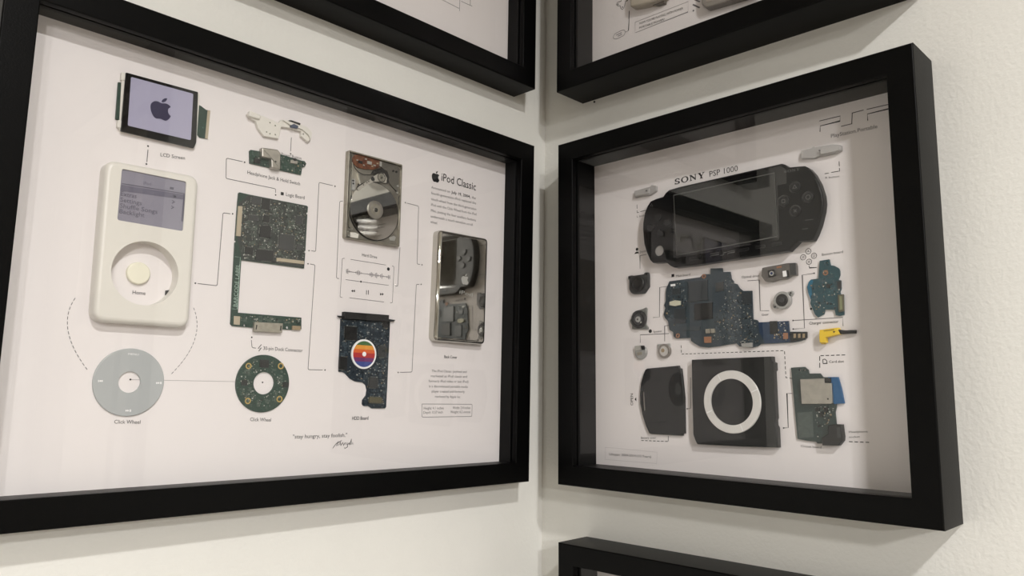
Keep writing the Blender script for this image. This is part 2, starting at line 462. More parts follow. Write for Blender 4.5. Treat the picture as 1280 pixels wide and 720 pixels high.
for z0, z1 in ((.12, .92), (1.0, 1.80), (1.88, 2.29)):
    o = slab('door_panel', (.035, -1.80, z0), (.06, -1.46, z1), DOORW); del o['kind']; o.parent = d
    o = slab('door_panel', (.035, -1.42, z0), (.06, -1.26, z1), DOORW); del o['kind']; o.parent = d
for n_, lo, hi in (('trim_1', (-.02, DY1, 0), (.0, DY1 + .07, DH + .06)), ('trim_2', (-.02, DY0 - .09, 0), (.0, DY0, DH + .06)), ('trim_3', (-.02, DY0, DH), (.0, DY1, DH + .06))):
    slab(n_, lo, hi, DOORG)
slab('baseboard_left', (RX, -.015, 0), (-.015, 0, .1), DOORW)
slab('baseboard_right', (-.015, DY1 + .09, 0), (0, 0, .1), DOORW)

# ------------------------------------------------------------------ framed pictures
def picture(name, label, P, w0, w1, z0, z1, D, rail=0.0169, group='black shadow-box frames on the two walls'):
    """w0/w1 = left and right outer edge along the wall (fitted units), D = frame depth"""
    (ua, va), (ub, vb) = P.wall(w0, z0), P.wall(w1, z1)
    w = rail * S; nb = -P.pd * S; nf = (D - P.pd) * S
    T = Thing(P, name, label, 'picture frame', ((ua + ub) / 2, va, nb), group)
    lip = 0.0055; r = 0.0011
    # profile: (distance in from the outer edge, n), outer back -> round the front -> inner lip
    prof = [(0, nb)]
    prof += [(r - r * math.cos(t), nf - r + r * math.sin(t)) for t in (0, .39, .79, 1.18, 1.57)]
    prof += [(w - r * .7 + r * .7 * math.sin(t), nf - r * .7 + r * .7 * math.cos(t)) for t in (0, .5, 1.05, 1.57)]
    prof += [(w, nf - lip), (w - .004, nf - lip), (w - .004, nb)]
    cs = [(ua, va), (ub, va), (ub, vb), (ua, vb)]; ins = [(1, 1), (-1, 1), (-1, -1), (1, -1)]
    for k in range(4):
        bm = bmesh.new(); rows = []
        for e in (k, (k + 1) % 4):
            rows.append([bm.verts.new((cs[e][0] + ins[e][0] * q, cs[e][1] + ins[e][1] * q, n)) for q, n in prof])
        for i in range(len(prof)):
            j = (i + 1) % len(prof); bm.faces.new((rows[0][i], rows[1][i], rows[1][j], rows[0][j]))
        bm.faces.new(list(reversed(rows[0]))); bm.faces.new(rows[1])
        T.part('rail', bm, FRAME)
    # spacers lining the box behind the glass
    g0, g1 = nf - lip - .0022, nf - lip - .0002
    for k in range(4):
        e, f = k, (k + 1) % 4; q0, q1 = w - .0005, w - .0035; bm = bmesh.new(); top = g0 - .001
        vsx = []
        for n in (0.0, top):
            for q in (q0, q1):
                for i in (e, f): vsx.append(bm.verts.new((cs[i][0] + ins[i][0] * q, cs[i][1] + ins[i][1] * q, n)))
        a = vsx
        for ix in ((0, 1, 5, 4), (2, 6, 7, 3), (4, 5, 7, 6), (0, 2, 3, 1), (0, 4, 6, 2), (1, 3, 7, 5)): bm.faces.new([a[i] for i in ix])
        T.part('spacer', bm, SPACER, smooth=False)
    q = w - .0038
    rect = lambda q: [(ua + q, va + q), (ub - q, va + q), (ub - q, vb - q), (ua + q, vb - q)]
    T.part('glass_pane', prism(bmesh.new(), rect(w - .0036), g0, g1), GLASS, smooth=False)
    board = T.part('backing_print', prism(bmesh.new(), rect(w - .0036), -.003, 0), PAPER, smooth=False, label='white printed sheet')
    T.part('back_panel', prism(bmesh.new(), rect(w - .0038), nb, -.0032), SPACER, smooth=False)
    return T, board

PL = Place('left', (-.25, .08), -.00899, .00698)
PR = Place('right', (-.2, .08), -.00659, .00619)
PTL = Place('left', (-.05, .28), -.00346, .00698)
PTR = Place('right', (-.05, .28), .00303, .00619)
PBR = Place('right', (-.05, -.12), -.01121, .00619)
FL, BL = picture('shadow_box_frame', 'large black shadow-box frame holding the white music player parts on the left wall', PL, -.4615, -.0464, -.079, .22281, .0283)
FR, BR = picture('shadow_box_frame', 'black shadow-box frame holding the black handheld console parts on the right wall', PR, -.05154, -.34941, -.08062, .21938, .03839)
FTL, BTL = picture('shadow_box_frame', 'black shadow-box frame cut off by the top edge, above the music player frame', PTL, -.457, -.04474, .27563, .577, .0283)
FTR, BTR = picture('shadow_box_frame', 'black shadow-box frame with beige console parts, above the black console frame', PTR, -.04837, -.3463, .26901, .569, .03839)
FBR, BBR = picture('shadow_box_frame', 'black shadow-box frame peeking in at the bottom, below the black console frame', PBR, -.05315, -.351, -.4293, -.12927, .03839)

# ------------------------------------------------------------------ left frame: the white music player, taken apart
def mm(x): return x * 0.001
# ---- the print on the backing sheet
t = lambda *a, **k: text(FL, BL, *a, **k)
ln = lambda *a, **k: line(FL, BL, *a, rnd=.0012, **k)
t('LCD Screen', (200.7, 195.3), (231.2, 199.6), cap=4.6)
t('Headphone Jack & Hold Switch', (309.2, 217.3), (375, 231.8), cap=4.6)
t('Power Button', (351.7, 194.5), (376.7, 199.8), cap=4.2, mats=INKG)
t('Logic Board', (357.5, 244.9), (380.5, 249.2), cap=4.6)
t('30-pin Dock Connector', (329, 437.3), (378.3, 440.3), cap=4.8)
t('Click Wheel', (312.5, 526.3), (338.6, 527), cap=4.8)
t('Click Wheel', (142.6, 529.4), (175.3, 529.8), cap=5)
t('Home', (165.6, 367.6), (181.8, 368.8), cap=5)
t('Hard Drive', (452.5, 320.2), (471.3, 323.4), cap=4.2)
t('HDD Board', (440, 525), (460.3, 524.6), cap=4.6, off=.012)
t('Back Cover', (555.3, 447.5), (571.4, 448.4), cap=3.8, off=.014)
t('"stay hungry, stay foolish."', (366, 548.3), (433.8, 546), cap=5.2)
t('iPod Classic', (551.7, 225.6), (594.7, 238.2), cap=10.2, off=.004)
apple(FL, BL, 544.6, 220.6, 14.6, .0002, INK)
para = [('Announced on', 'July 19, 2004,', 'the'), 'fourth-generation iPod replaced the', 'touch wheel from the third-generation', 'iPod with the Click Wheel from the iPod', 'Mini, putting the four auxiliary buttons', 'underneath a touch-sensitive scroll', 'wheel.']
ends = [(594.7, 249.2), (595, 255.5), (595.3, 263), (595.4, 269.3), (594.8, 276.8), (590.8, 282.4), (547, 280.4)]
sts = [(539.2, 235.4), (539.1, 242.6), (539, 250), (538.8, 257.2), (538.7, 264.4), (538.4, 271.6), (538, 278.6)]
for s_, a, b in zip(para, sts, ends):
    if isinstance(s_, tuple):
        f = lambda q: (a[0] + (b[0] - a[0]) * q, a[1] + (b[1] - a[1]) * q)
        t(s_[0], a, f(.42), cap=3.4, mats=INKG); t(s_[1], f(.45), f(.88), cap=3.6, off=.014); t(s_[2], f(.91), b, cap=3.4, mats=INKG)
    else: t(s_, a, b, cap=3.4, mats=INKG)
low = ['The iPod Classic (stylized and', 'marketed as iPod classic and', 'formerly iPod video or just iPod)', 'is a discontinued portable media', 'player created and formerly', 'marketed by Apple Inc.']
ex = [(178, 210, 440, 217), (172, 248, 443, 253), (155, 286, 453, 291), (158, 325, 448, 329), (178, 363, 425, 366), (203, 402, 395, 405)]
for s_, (x0, y0, x1, y1) in zip(low, ex): t(s_, (510 + x0 / 6, 430 + y0 / 6), (510 + x1 / 6, 430 + y1 / 6), cap=3.2, mats=INKG)
ln([(527.5, 505), (590.2, 505.3), (589.8, 520.6), (527.4, 521.4), (527.5, 505)], w=.0004)
for s_, x0, y0, x1, y1 in (('Height: 4.1 inches', 118, 491, 268, 489), ('Depth: 0.57 inch', 115, 523, 260, 520), ('Width: 2.4 inches', 335, 488, 468, 487), ('Weight: 6.2 ounces', 318, 519, 468, 518)):
    t(s_, (510 + x0 / 6, 430 + y0 / 6), (510 + x1 / 6, 430 + y1 / 6), cap=3.4, mats=INKG)
# signature
sg = [(416, 560.4), (419, 556), (423, 551.5), (420.5, 557.5), (424, 555.5), (425.5, 552.5), (426, 556.8), (428.5, 553.2), (429.5, 556.6), (431.5, 553.2), (432.5, 556)]
line(FL, BL, sg, w=.0005, mats=INK, name='signature_stroke')
line(FL, BL, [(433.8, 553), (434.5, 558.5), (431, 560.8), (430.5, 559)], w=.0005, mats=INK, name='signature_stroke')
line(FL, BL, [(434.5, 556), (436.5, 553.5), (437, 556.2), (439.5, 548.8), (439, 555.8), (441, 553.2), (441.2, 555.6)], w=.0005, mats=INK, name='signature_stroke')
line(FL, BL, [(421, 554.6), (427, 550.6)], w=.0005, mats=INK, name='signature_stroke')
# leader lines
ln([(185, 187), (183.6, 202.5)]); dots(FL, BL, [(185, 182.6), (183, 205)])
ln([(247, 354.4), (271.5, 357.2), (278.8, 266), (288, 267.2)]); dots(FL, BL, [(244.2, 354), (290.8, 267.3)])
ln([(303.3, 202), (283, 197.6), (282.4, 223), (344.5, 236), (344.5, 241)]); dots(FL, BL, [(305.8, 202.8), (344.5, 243.7)])
ln([(364.2, 171.7), (363.3, 189)]); dots(FL, BL, [(363.3, 192.3)])
ln([(389, 313.4), (394.6, 314.4), (398.8, 228), (416, 232)]); dots(FL, BL, [(386.2, 313.3), (418.8, 232.8)])
ln([(387.6, 330), (393.8, 331.2), (385, 462), (403.3, 462.5)]); dots(FL, BL, [(385, 329.7), (406.3, 462.5)])
ln([(314.2, 425), (315, 434.6), (320, 435.2)]); dots(FL, BL, [(314.7, 421.7)])
line(FL, BL, [(326.8, 430.6), (322.6, 435.6), (326.6, 434.6), (323.4, 439)], w=.0005, mats=INK)
line(FL, BL, [(164, 474.6), (315, 477.4)], w=.0003, mats=INKL)
ln([(428.6, 251.4), (424.6, 251.8), (420.6, 347.6), (423.6, 348.3)])
ln([(509, 253.9), (523.3, 257.7), (521.4, 330), (525, 330.6)]); dots(FL, BL, [(506.7, 253.3), (527.5, 331)])
ln([(500, 309), (497.2, 357.6), (494.2, 357.6)])
ln([(524, 355.3), (520.4, 355.5), (515, 465), (500, 465.5)]); dots(FL, BL, [(526.4, 355.4), (497.8, 465.5)])
bm = flat(bmesh.new(), PL.pts([(350.9, 239.9), (354.6, 240.6), (354.4, 244.4), (350.7, 243.7)]), .0002); FL.part('printed_icon', bm, INK, BL, smooth=False)
# player panel
ln([(430.8, 323), (428, 323), (425, 371.4), (428, 371.8)], w=.0004); ln([(490, 332.5), (492.5, 333), (490.5, 378.6), (487.8, 378.3)], w=.0004)
ln([(438.3, 324.2), (482.5, 331.3)], w=.0004); ln([(436.7, 372.2), (480, 377.5)], w=.0004)
dots(FL, BL, [(485.5, 336.3)], r=.0015)
ln([(432, 349.5), (485.8, 356.7)], w=.0004); dots(FL, BL, [(451.2, 352)], r=.0008)
bm = bmesh.new()
amp = [2.6, 3.2, 1.2, .8, .5, .5, .4, 1.0, 2.2, 3.2, 2.4, 1, .5, .4, .4, .4, .5, .5, 2.0, 3.0, 2.4, .8, 2.6, 3.4, 1.4, .6, 2.0, 3.2, 1.0, .5, .5, 1.2, 2.6, 2.4]
for k, a in enumerate(amp):
    x = 433 + 54 * k / (len(amp) - 1); y = 339 + 7.6 * k / (len(amp) - 1)
    ribbon(bm, PL.pts([(x, y - a), (x, y + a)]), .0007, .0002)
ribbon(bm, PL.pts([(433, 339), (487, 346.6)]), .0005, .00018)
FL.part('printed_waveform', bm, mat('waveform_ink', (140, 136, 138), .6), BL, smooth=False)
for x, y, s_ in ((441.2, 363.7, -1), (477.2, 367.8, 1)):
    bm = bmesh.new()
    for o in (-1.2, 1.2): flat(bm, PL.pts([(x + o - s_ * 1.1, y - 1.7), (x + o - s_ * 1.1, y + 1.7), (x + o + s_ * 1.2, y)]), .0002)
    FL.part('printed_icon', bm, INK, BL, smooth=False)
bm = bmesh.new()
for o in (-1.2, 1.2): ribbon(bm, PL.pts([(459.2 + o, 362.8), (459.1 + o, 368.3)]), .0006, .0002)
FL.part('printed_icon', bm, INK, BL, smooth=False)
# dashed arcs beside the click wheel
def arc3(a, b, c, n=14):
    return [tuple(a[i] * (1 - s_) ** 2 + 2 * s_ * (1 - s_) * (2 * b[i] - .5 * a[i] - .5 * c[i]) + c[i] * s_ * s_ for i in (0, 1)) for s_ in [k / n for k in range(n + 1)]]
for a, b, c in (((94, 372.5), (85, 413), (109, 462)), ((242, 384.7), (243.2, 425), (214.4, 467.3))):
    dashes(FL, BL, arc3(a, b, c), dash=.0019, gap=.0012, w=.0004, mats=INKG)

# ---- colour display with its ribbon
T = Thing(PL, 'display_module', 'small colour display with apple logo and black bezel, top left in the left frame', 'display', PL.px(200, 138))
h = mm(3.6)
T.poly('carrier_frame', [(153.4, 90.6), (250, 117.4), (245.8, 176), (243, 184.4), (151, 164.4), (147.4, 158), (149.5, 150), (152, 103)], 0, mm(2.4), WHITEP, bev=.0003)
for q in ([(152.2, 89.6), (157.6, 91), (156.8, 101), (151.4, 99.8)], [(147.4, 149.4), (152.6, 150.6), (151.8, 160.4), (146.6, 159)]):
    T.poly('clip', q, 0, mm(3.0), WHITEP, bev=.0006, fil=.001)
T.poly('rear_board', [(147.9, 102.6), (153.5, 103.6), (150, 150), (144.6, 148.6)], 0, mm(1.6), PCBG)
bz = T.poly('bezel', [(157.4, 90.3), (247.8, 115), (245.5, 178), (242.4, 185.2), (151, 164)], mm(2.2), h, BEZEL, bev=.0003, fil=.0008)
sc = T.poly('screen', [(163.8, 96), (241.6, 117.2), (238.6, 175.3), (159.7, 156.9)], h - .0001, h + .0002, LAV, fil=.001)
apple(T, sc, 201.3, 135.2, 29, h + .0004, NAVY, xs=1.02)
fx = T.poly('ribbon_cable', [(248.5, 131), (251.8, 132.8), (257.7, 137.3), (263, 138.2), (259.8, 173.6), (249.4, 172), (246.5, 168)], mm(.3), mm(.9), PCBG)
T.poly('contact_strip', [(259.6, 137.8), (263, 138.2), (259.8, 173.6), (256.4, 173)], mm(.85), mm(1.1), TAN, fx)

# ---- white front shell
hs = mm(11)
T = Thing(PL, 'media_player_shell', 'white music player front shell with grey menu screen and round wheel opening', 'player shell', PL.px(180, 305))
out = fillet(PL.pts([(133, 198.5), (249.4, 220.6), (236.6, 409.3), (116.5, 401)], hs), .0075, 7)
hu, hv, hr = PL.circ(182.2, 341.5, 42, hs)
scr = fillet(PL.pts([(152.5, 210.8), (233, 227), (228.8, 289), (146.5, 275)], hs), .0015, 3)
T.part('body', prism(bmesh.new(), out, 0, hs, [circle(hu, hv, hr, 64), scr], bev=.0032, seg=5), WHITEP)
hd = hs - mm(1.0)
scd = T.part('menu_screen', prism(bmesh.new(), offset(ccw(scr), -.0003), hd - .002, hd), LCDG)
ht = hd + .00015
tt = lambda s_, a, b, c, m_=LCDT: text(T, scd, s_, a, b, h=ht, cap=c, mats=m_, name='menu_text')
T.part('selection_bar', flat(bmesh.new(), PL.pts([(151.4, 231), (229.6, 243.4), (229, 249.4), (150.8, 238.4)], ht), ht), LCDB, scd, smooth=False)
line(T, scd, [(152.4, 229.4), (229.6, 242)], w=.0005, h=ht, mats=LCDT, name='menu_line')
tt('iPod', (179.4, 230.6), (189, 232), 4.2, LCDB)
T.part('battery_icon', flat(bmesh.new(), PL.pts([(212.4, 233.6), (217.2, 234.4), (217, 237), (212.2, 236.2)], ht), ht), LCDT, scd, smooth=False)
tt('Extras', (151, 244.6), (170.6, 248), 6); tt('Settings', (150.4, 252), (177, 256.6), 6)
tt('Shuffle Songs', (149.8, 259.4), (196.6, 267.4), 6); tt('Backlight', (149.2, 266.4), (180.4, 271.6), 6)
for x, y in ((218.2, 245.6), (216.8, 252.4), (215.8, 259.2)): line(T, scd, [(x - 1.6, y - 2), (x + 1.2, y), (x - 1.8, y + 1.8)], w=.0005, h=ht, mats=LCDT, name='menu_arrow')
T.part('screen_side_shadow', flat(bmesh.new(), PL.pts([(229.6, 241.6), (231.4, 242), (228.6, 277), (226.8, 276.6)], ht), ht), LCDT, scd, smooth=False)  # shadow down the right side of the screen, laid on as a dark strip
T.disc('select_button', 173.8, 341.3, 14.6, 0, mm(3), CREAM, bev=.0008)
T.poly('black_tape', [(207.6, 363), (219, 361.5), (217.5, 372), (206.6, 374.8)], 0, mm(1.5), BLACKM)

# ---- click wheel
T = Thing(PL, 'click_wheel', 'flat grey plastic click wheel disc with white symbols, bottom left in the left frame', 'wheel', PL.px(162, 478))
h = mm(1.6)
w_ = T.disc('disc', 162, 477.7, 44.5, 0, h, GREYP, bev=.0004, hole=.315, n=64)
text(T, w_, 'MENU', (160.4, 443.6), (173.4, 444.4), h=h + .0001, cap=2.6, mats=WMARK, name='wheel_symbol')
for x, y, s_ in ((126.9, 476.2, -1), (198, 478.7, 1), (159.7, 513.3, 1)):
    bm = bmesh.new()
    for o in (-1.8, .4): flat(bm, T.P.pts([(x + o - s_ * 1.0, y - 1.5), (x + o - s_ * 1.0, y + 1.5), (x + o + s_ * 1.2, y)], h), h + .0001)
    for o in (2.4, 3.6) if s_ > 0 else (-3.8,): ribbon(bm, T.P.pts([(x + o, y - 1.5), (x + o, y + 1.5)], h), .0004, h + .0001)
    T.part('wheel_symbol', bm, WMARK, w_, smooth=False)
dots(FL, BL, [(163, 474.4), (328.2, 478)])

# ---- white jack bracket
T = Thing(PL, 'jack_bracket', 'small crooked white plastic bracket at the top of the left frame', 'bracket', PL.px(348, 158))
h = mm(3)
o1 = [(312.5, 138.3), (309.2, 142.8), (313.7, 148.3), (320, 151.7), (322.5, 160), (330, 170), (348.3, 173.3), (351.7, 158.6), (360, 159.4), (376.7, 164.2), (376.4, 170), (385, 177.5), (388.7, 173.8), (389.7, 164.2), (385, 160), (364, 151.6), (351.7, 149.6), (348.3, 153.3), (336.7, 148.3), (326.7, 144.2)]
hol = [circle(*PL.circ(270 + x / 6, 120 + y / 6, .9, h), 8) for x, y in ((405, 200), (445, 222), (380, 270), (405, 283), (445, 290), (655, 285))]
T.part('bracket_body', prism(bmesh.new(), PL.pts(o1, h), 0, h, hol, bev=.0004), WHITEP)
T.poly('upper_lip', [(312.5, 138.3), (327, 144), (325, 149), (311, 145)], h - .0005, mm(5), WHITEP, bev=.0006, fil=.001)
T.poly('curved_lip', [(354, 150), (366, 151.6), (384, 159), (390, 166), (388.4, 174), (385.4, 168), (378, 161.6), (363, 156)], h - .0005, mm(4.6), WHITEP)
T.poly('hold_slider', [(361, 150.4), (364, 150), (376, 154), (375.4, 156)], mm(4), mm(5.6), BLACKM, bev=.0003)
T.poly('blue_pad', [(363.6, 156.6), (367.4, 154.8), (373, 157.6), (372.4, 160.4), (364, 159)], mm(3), mm(4.9), mat('blue_pad', (66, 76, 98), .5))

# ---- jack board
T = Thing(PL, 'jack_board', 'small green circuit board with silver L-shaped jack, under the white bracket', 'circuit board', PL.px(346, 203))
o1 = [(313.4, 187.3), (328, 189.6), (350, 192.6), (376.4, 200.6), (381, 201.4), (382.8, 204.6), (381, 208.4), (377.8, 209), (376.4, 218.6), (312.4, 204), (312, 188.6)]
h = mm(1.4); pp = PL.pts(o1, h)
b_ = T.part('board', prism(bmesh.new(), pp, 0, h, [circle(*PL.circ(380, 206, 1.3, h), 12)]), PCBG)
T.poly('jack_socket', [(327.5, 184.2), (347.5, 186.9), (351.3, 191.7), (350.8, 212), (339.7, 209.4), (339.2, 198.3), (327.5, 195.8)], h, mm(5.5), STEEL, bev=.0008, fil=.0008)
T.disc('socket_hole', 344.5, 202, 1.1, mm(5.4), mm(5.55), BLACKM, n=12)
T.poly('hold_switch', [(363.6, 199.6), (372.6, 201), (372, 205), (363, 203.6)], h, mm(2.8), STEEL, bev=.0003)
T.poly('switch_knob', [(367.8, 197.8), (370.6, 198.2), (370.4, 201), (367.6, 200.6)], h, mm(3.4), BLACKM)
T.poly('chip', [(318, 197), (326, 198.6), (325.6, 204.6), (317.6, 203)], h, mm(2.2), CHIP)
comps(T, pp, h, 46, 3, sizes=(.0005, .0013)); traces(T, pp, h + .0001, 24, 13)

# ---- logic board
T = Thing(PL, 'logic_board', 'C-shaped green logic board with dark chip area and dock connector, centre of left frame', 'circuit board', PL.px(320, 330))
h = mm(1.3)
q5 = lambda x, y: (270 + x / 6, 230 + y / 6)
q6 = lambda x, y: (270 + x / 6, 340 + y / 6)
o1 = [(298.3, 241.2), (299.6, 240.4), (310.8, 243), (383.6, 257.2), (385, 258.6), (384.4, 265.6), (382.8, 266), (382.6, 267.6), (384.2, 268.2), (381.8, 313.6), (380.2, 314), (380, 316), (381.6, 316.4), (380.2, 335.4), (301.7, 325), (297.5, 390.8), (376.8, 397), (376.8, 411.6), (365, 412.2), (313, 409.4), (290.6, 407.4), (288.3, 405), (293.6, 303), (295.4, 302.6), (295.4, 301), (293.8, 300.4), (297, 254)]
pp = PL.pts(o1, h)
holes = [circle(*PL.circ(359.2, 409.4, 1.7, h), 14), circle(*PL.circ(305.8, 406.6, 1.4, h), 12)]
b_ = T.part('board', prism(bmesh.new(), pp, 0, h, holes), PCBG)
dk = T.poly('ground_area', [(299, 253), (311, 243.6), (383.4, 257.8), (379.6, 334.6), (302.6, 324.4), (297, 300)], h - .0002, h + .0001, PCBD)
av = []
def chips(T, lst, base, hh=None, par=None):
    r = []
    for name, pxs, top, m_ in lst:
        T.poly(name, pxs, base, mm(top), m_, par, bev=.0001); r.append(T.P.pts(pxs, mm(top)))
    return r
lst = [('processor_chip', [q5(345, 312), q5(400, 310), q5(416, 330), q5(410, 405), q5(330, 395), q5(333, 325)], 2.4, CHIP),
       ('memory_chip', [q5(478, 372), q5(592, 388), q5(584, 502), q5(468, 486)], 2.2, CHIPG),
       ('flash_chip', [q5(306, 488), q5(436, 500), q5(430, 580), q5(298, 568)], 2.4, CHIP),
       ('power_chip', [q5(272, 92), q5(340, 104), q5(335, 160), q5(266, 148)], 2.2, CHIPG),
       ('power_chip', [q5(350, 106), q5(408, 116), q5(402, 196), q5(342, 184)], 2.3, CHIP),
       ('small_chip', [q5(360, 230), q5(404, 238), q5(400, 290), q5(354, 282)], 2.1, CHIP),
       ('audio_chip', [q5(602, 235), q5(652, 243), q5(646, 306), q5(596, 298)], 2.1, CHIPG),
       ('small_chip', [q5(222, 470), q5(282, 478), q5(277, 532), q5(217, 524)], 2.0, CHIP),
       ('small_chip', [q5(607, 450), q5(655, 456), q5(651, 494), q5(603, 488)], 2.0, CHIPG),
       ('small_chip', [q5(240, 228), q5(318, 240), q5(313, 280), q5(236, 268)], 2.0, CHIPG),
       ('ribbon_socket', [q5(170, 165), q5(200, 168), q5(185, 392), q5(154, 388)], 2.6, TAN),
       ('ribbon_socket', [q5(458, 553), q5(662, 578), q5(660, 602), q5(455, 577)], 2.6, TAN),
       ('copper_pad', [q6(136, 330), q6(182, 333), q6(178, 397), q6(133, 393)], 1.8, TAN),
       ('dock_connector', [q6(292, 375), q6(502, 386), q6(496, 456), q6(286, 444)], 4.0, NICKEL),
       ('end_contact', [q6(575, 402), q6(636, 406), q6(634, 437), q6(572, 432)], 2.4, CAPT)]
av = chips(T, lst, h)
for q in ([q6(292, 378), q6(318, 379), q6(312, 444), q6(288, 442)], [q6(474, 385), q6(500, 386), q6(495, 453), q6(470, 450)]):
    T.poly('connector_slot', [(q[0][0] + 1.6, q[0][1] + 3), (q[1][0] - 1.2, q[1][1] + 3), (q[2][0] - 1.2, q[2][1] - 2), (q[3][0] + 1.6, q[3][1] - 2)], mm(3.9), mm(4.05), BLACKM)
up = PL.pts([(300, 254), (311, 244), (383, 258.5), (379.2, 334), (303, 323.6), (298.6, 300)], h)
comps(T, up, h + .0001, 420, 5, av, sizes=(.0004, .0010), wt=(4, 3, 1, 3))
pins(T, av[:12], h, up); traces(T, up, h + .00015, 150, 15, av)
comps(T, PL.pts([(301, 393), (376, 398.4), (376, 406), (300, 402)], h), h, 45, 6, av, sizes=(.0005, .0012)); traces(T, PL.pts([(301, 393), (376, 398.4), (376, 406), (300, 402)], h), h + .0001, 22, 16, av)
text(T, b_, 'BARCODE LABEL', (296.2, 383.4), (299.8, 330.6), h=h + .0001, cap=None, mats=mat('silkscreen', (150, 172, 160), .6), name='silkscreen_text')
line(T, b_, [(290.6, 386), (296.6, 386.6), (300.4, 321.6), (293.6, 320.8)], w=.0003, h=h + .0001, mats=mat('silkscreen', (150, 172, 160), .6), name='silkscreen_line')

# ---- ring board
T = Thing(PL, 'wheel_sensor_board', 'round green ring-shaped circuit board with gold screw rings, left frame', 'circuit board', PL.px(329.2, 479.2))
h = mm(1.4); cu_, cv_, cr_ = PL.circ(329.1, 479.3, 33.3, h)
T.part('board', prism(bmesh.new(), circle(cu_, cv_, cr_, 64), 0, h, [circle(*PL.circ(330, 479, 13, h), 40)], bev=.0003), PCBG)
q7 = lambda x, y: (270 + x / 6, 420 + y / 6)
T.poly('chip', [q7(332, 175), q7(399, 180), q7(397, 240), q7(329, 235)], h, mm(2.3), CHIP, bev=.0001)
for x, y in ((245, 225), (487, 225), (240, 487), (477, 473)):
    T.disc('screw_ring', *q7(x, y), 3.7, h - .0001, h + .0003, GOLD, hole=.62, n=20)
for x, y in ((215, 350), (525, 365)): T.poly('small_chip', [q7(x - 22, y - 20), q7(x + 22, y - 18), q7(x + 20, y + 22), q7(x - 24, y + 20)], h, mm(2), CHIP)
ringp = circle(cu_, cv_, cr_ * .93, 40)
comps(T, ringp, h, 110, 8, [circle(*PL.circ(330, 479, 15, h), 30), PL.pts([q7(325, 170), q7(403, 175), q7(400, 245), q7(325, 240)], h)], sizes=(.0004, .0010), wt=(5, 2, 1, 4))
traces(T, ringp, h + .0001, 60, 18, [circle(*PL.circ(330, 479, 15, h), 30), PL.pts([q7(325, 170), q7(403, 175), q7(400, 245), q7(325, 240)], h)])

# ---- hard drive
T = Thing(PL, 'hard_drive', 'open silver hard drive with mirror platter and actuator arm, left frame', 'hard drive', PL.px(467, 250))
H = mm(5)
q8 = lambda x, y: (400 + x / 6, 170 + y / 6)
q9 = lambda x, y: (400 + x / 6, 270 + y / 6)
oc = [q8(218, 104), q8(620, 214), q9(598, 232), q9(192, 162)]
op = fillet(PL.pts(oc, H), .0012, 3)
inn = offset(ccw(op), .0011)
T.part('case_rim', prism(bmesh.new(), op, 0, H, [inn], bev=.0004), NICKEL)
T.part('case_floor', prism(bmesh.new(), offset(ccw(op), .0009), .0003, mm(2.2)), mat('drive_floor', (132, 128, 118), .4, .4, var=.2, vscale=260))
pu, pv, pr_ = PL.circ(468.6, 264, 29.8, mm(3.4))
bm = prism(bmesh.new(), circle(pu, pv, pr_ * 1.035, 64), mm(2.1), mm(2.5)); T.part('platter_well', bm, mat('well', (34, 34, 33), .3, .5))
T.part('platter', prism(bmesh.new(), circle(pu, pv, pr_, 72), mm(2.6), mm(3.4), bev=.0001), PLATTER)
hb = T.disc('spindle_hub', 469.7, 262.2, 9.6, mm(3.4), mm(4.2), STEEL, bev=.0004)
T.disc('hub_ring', 469.7, 262.2, 6.0, mm(4.2), mm(4.35), NICKEL, hb, hole=.55, n=24)
T.disc('hub_screw', 470.2, 262.4, 2.2, mm(4.2), mm(4.6), CHROME, hb, n=16)
T.poly('magnet_plate', [q8(462, 192), q8(592, 228), q8(594, 300), q8(580, 420), q8(520, 352), q8(505, 270), q8(462, 235)], mm(2.2), mm(3.8), mat('magnet_plate', (122, 119, 112), .35, .7), bev=.0003)
T.poly('side_plate', [q8(240, 190), q8(282, 250), q8(296, 330), q8(262, 420), q8(240, 470)], mm(2.2), mm(3.0), NICKEL, bev=.0002)
fl = T.poly('flex_board', [q8(240, 168), q8(262, 140), q8(300, 140), q8(452, 186), q8(456, 232), q8(400, 252), q8(340, 250), q8(280, 236), q8(248, 205)], mm(2.4), mm(3.2), FLEX, fil=.001)
for x, y, a, m_ in ((305, 195, 15, CHIP), (372, 200, 17, SOLDER), (345, 172, 7, SOLDER), (330, 218, 6, SOLDER), (410, 220, 8, SOLDER), (432, 205, 6, TAN), (280, 180, 6, SOLDER), (392, 226, 6, TAN)):
    T.poly('flex_component', [q8(x - a, y - a * .8), q8(x + a, y - a * .4), q8(x + a, y + a * .9), q8(x - a, y + a * .5)], mm(3.1), mm(3.7), m_, fl)
T.poly('voice_coil', [q8(388, 285), q8(400, 258), q8(455, 240), q8(505, 262), q8(520, 310), q8(512, 355), q8(490, 345), q8(480, 300), q8(440, 285)], mm(3), mm(4.1), mat('coil_dark', (40, 38, 36), .4), fil=.0008)
ar = T.poly('actuator_arm', [q8(278, 392), q8(296, 376), q8(360, 336), q8(425, 288), q8(458, 274), q8(484, 284), q8(502, 318), q8(498, 352), q8(470, 350), q8(440, 340), q8(405, 342), q8(350, 370), q8(290, 408)], mm(3.7), mm(4.4), mat('arm_metal', (176, 172, 162), .4, .3))
T.disc('pivot_ring', 400 + 462 / 6, 170 + 312 / 6, 5.0, mm(4.4), mm(4.55), mat('pivot_dark', (92, 90, 84), .35, .6), ar, hole=.78, n=28)
T.disc('pivot', 400 + 462 / 6, 170 + 312 / 6, 3.4, mm(4.4), mm(4.9), CHROME, ar, bev=.0003, n=24)
T.disc('pivot_screw', 400 + 462 / 6, 170 + 312 / 6, 1.3, mm(4.88), mm(4.95), mat('pivot_dark', (92, 90, 84), .35, .6), ar, n=14)
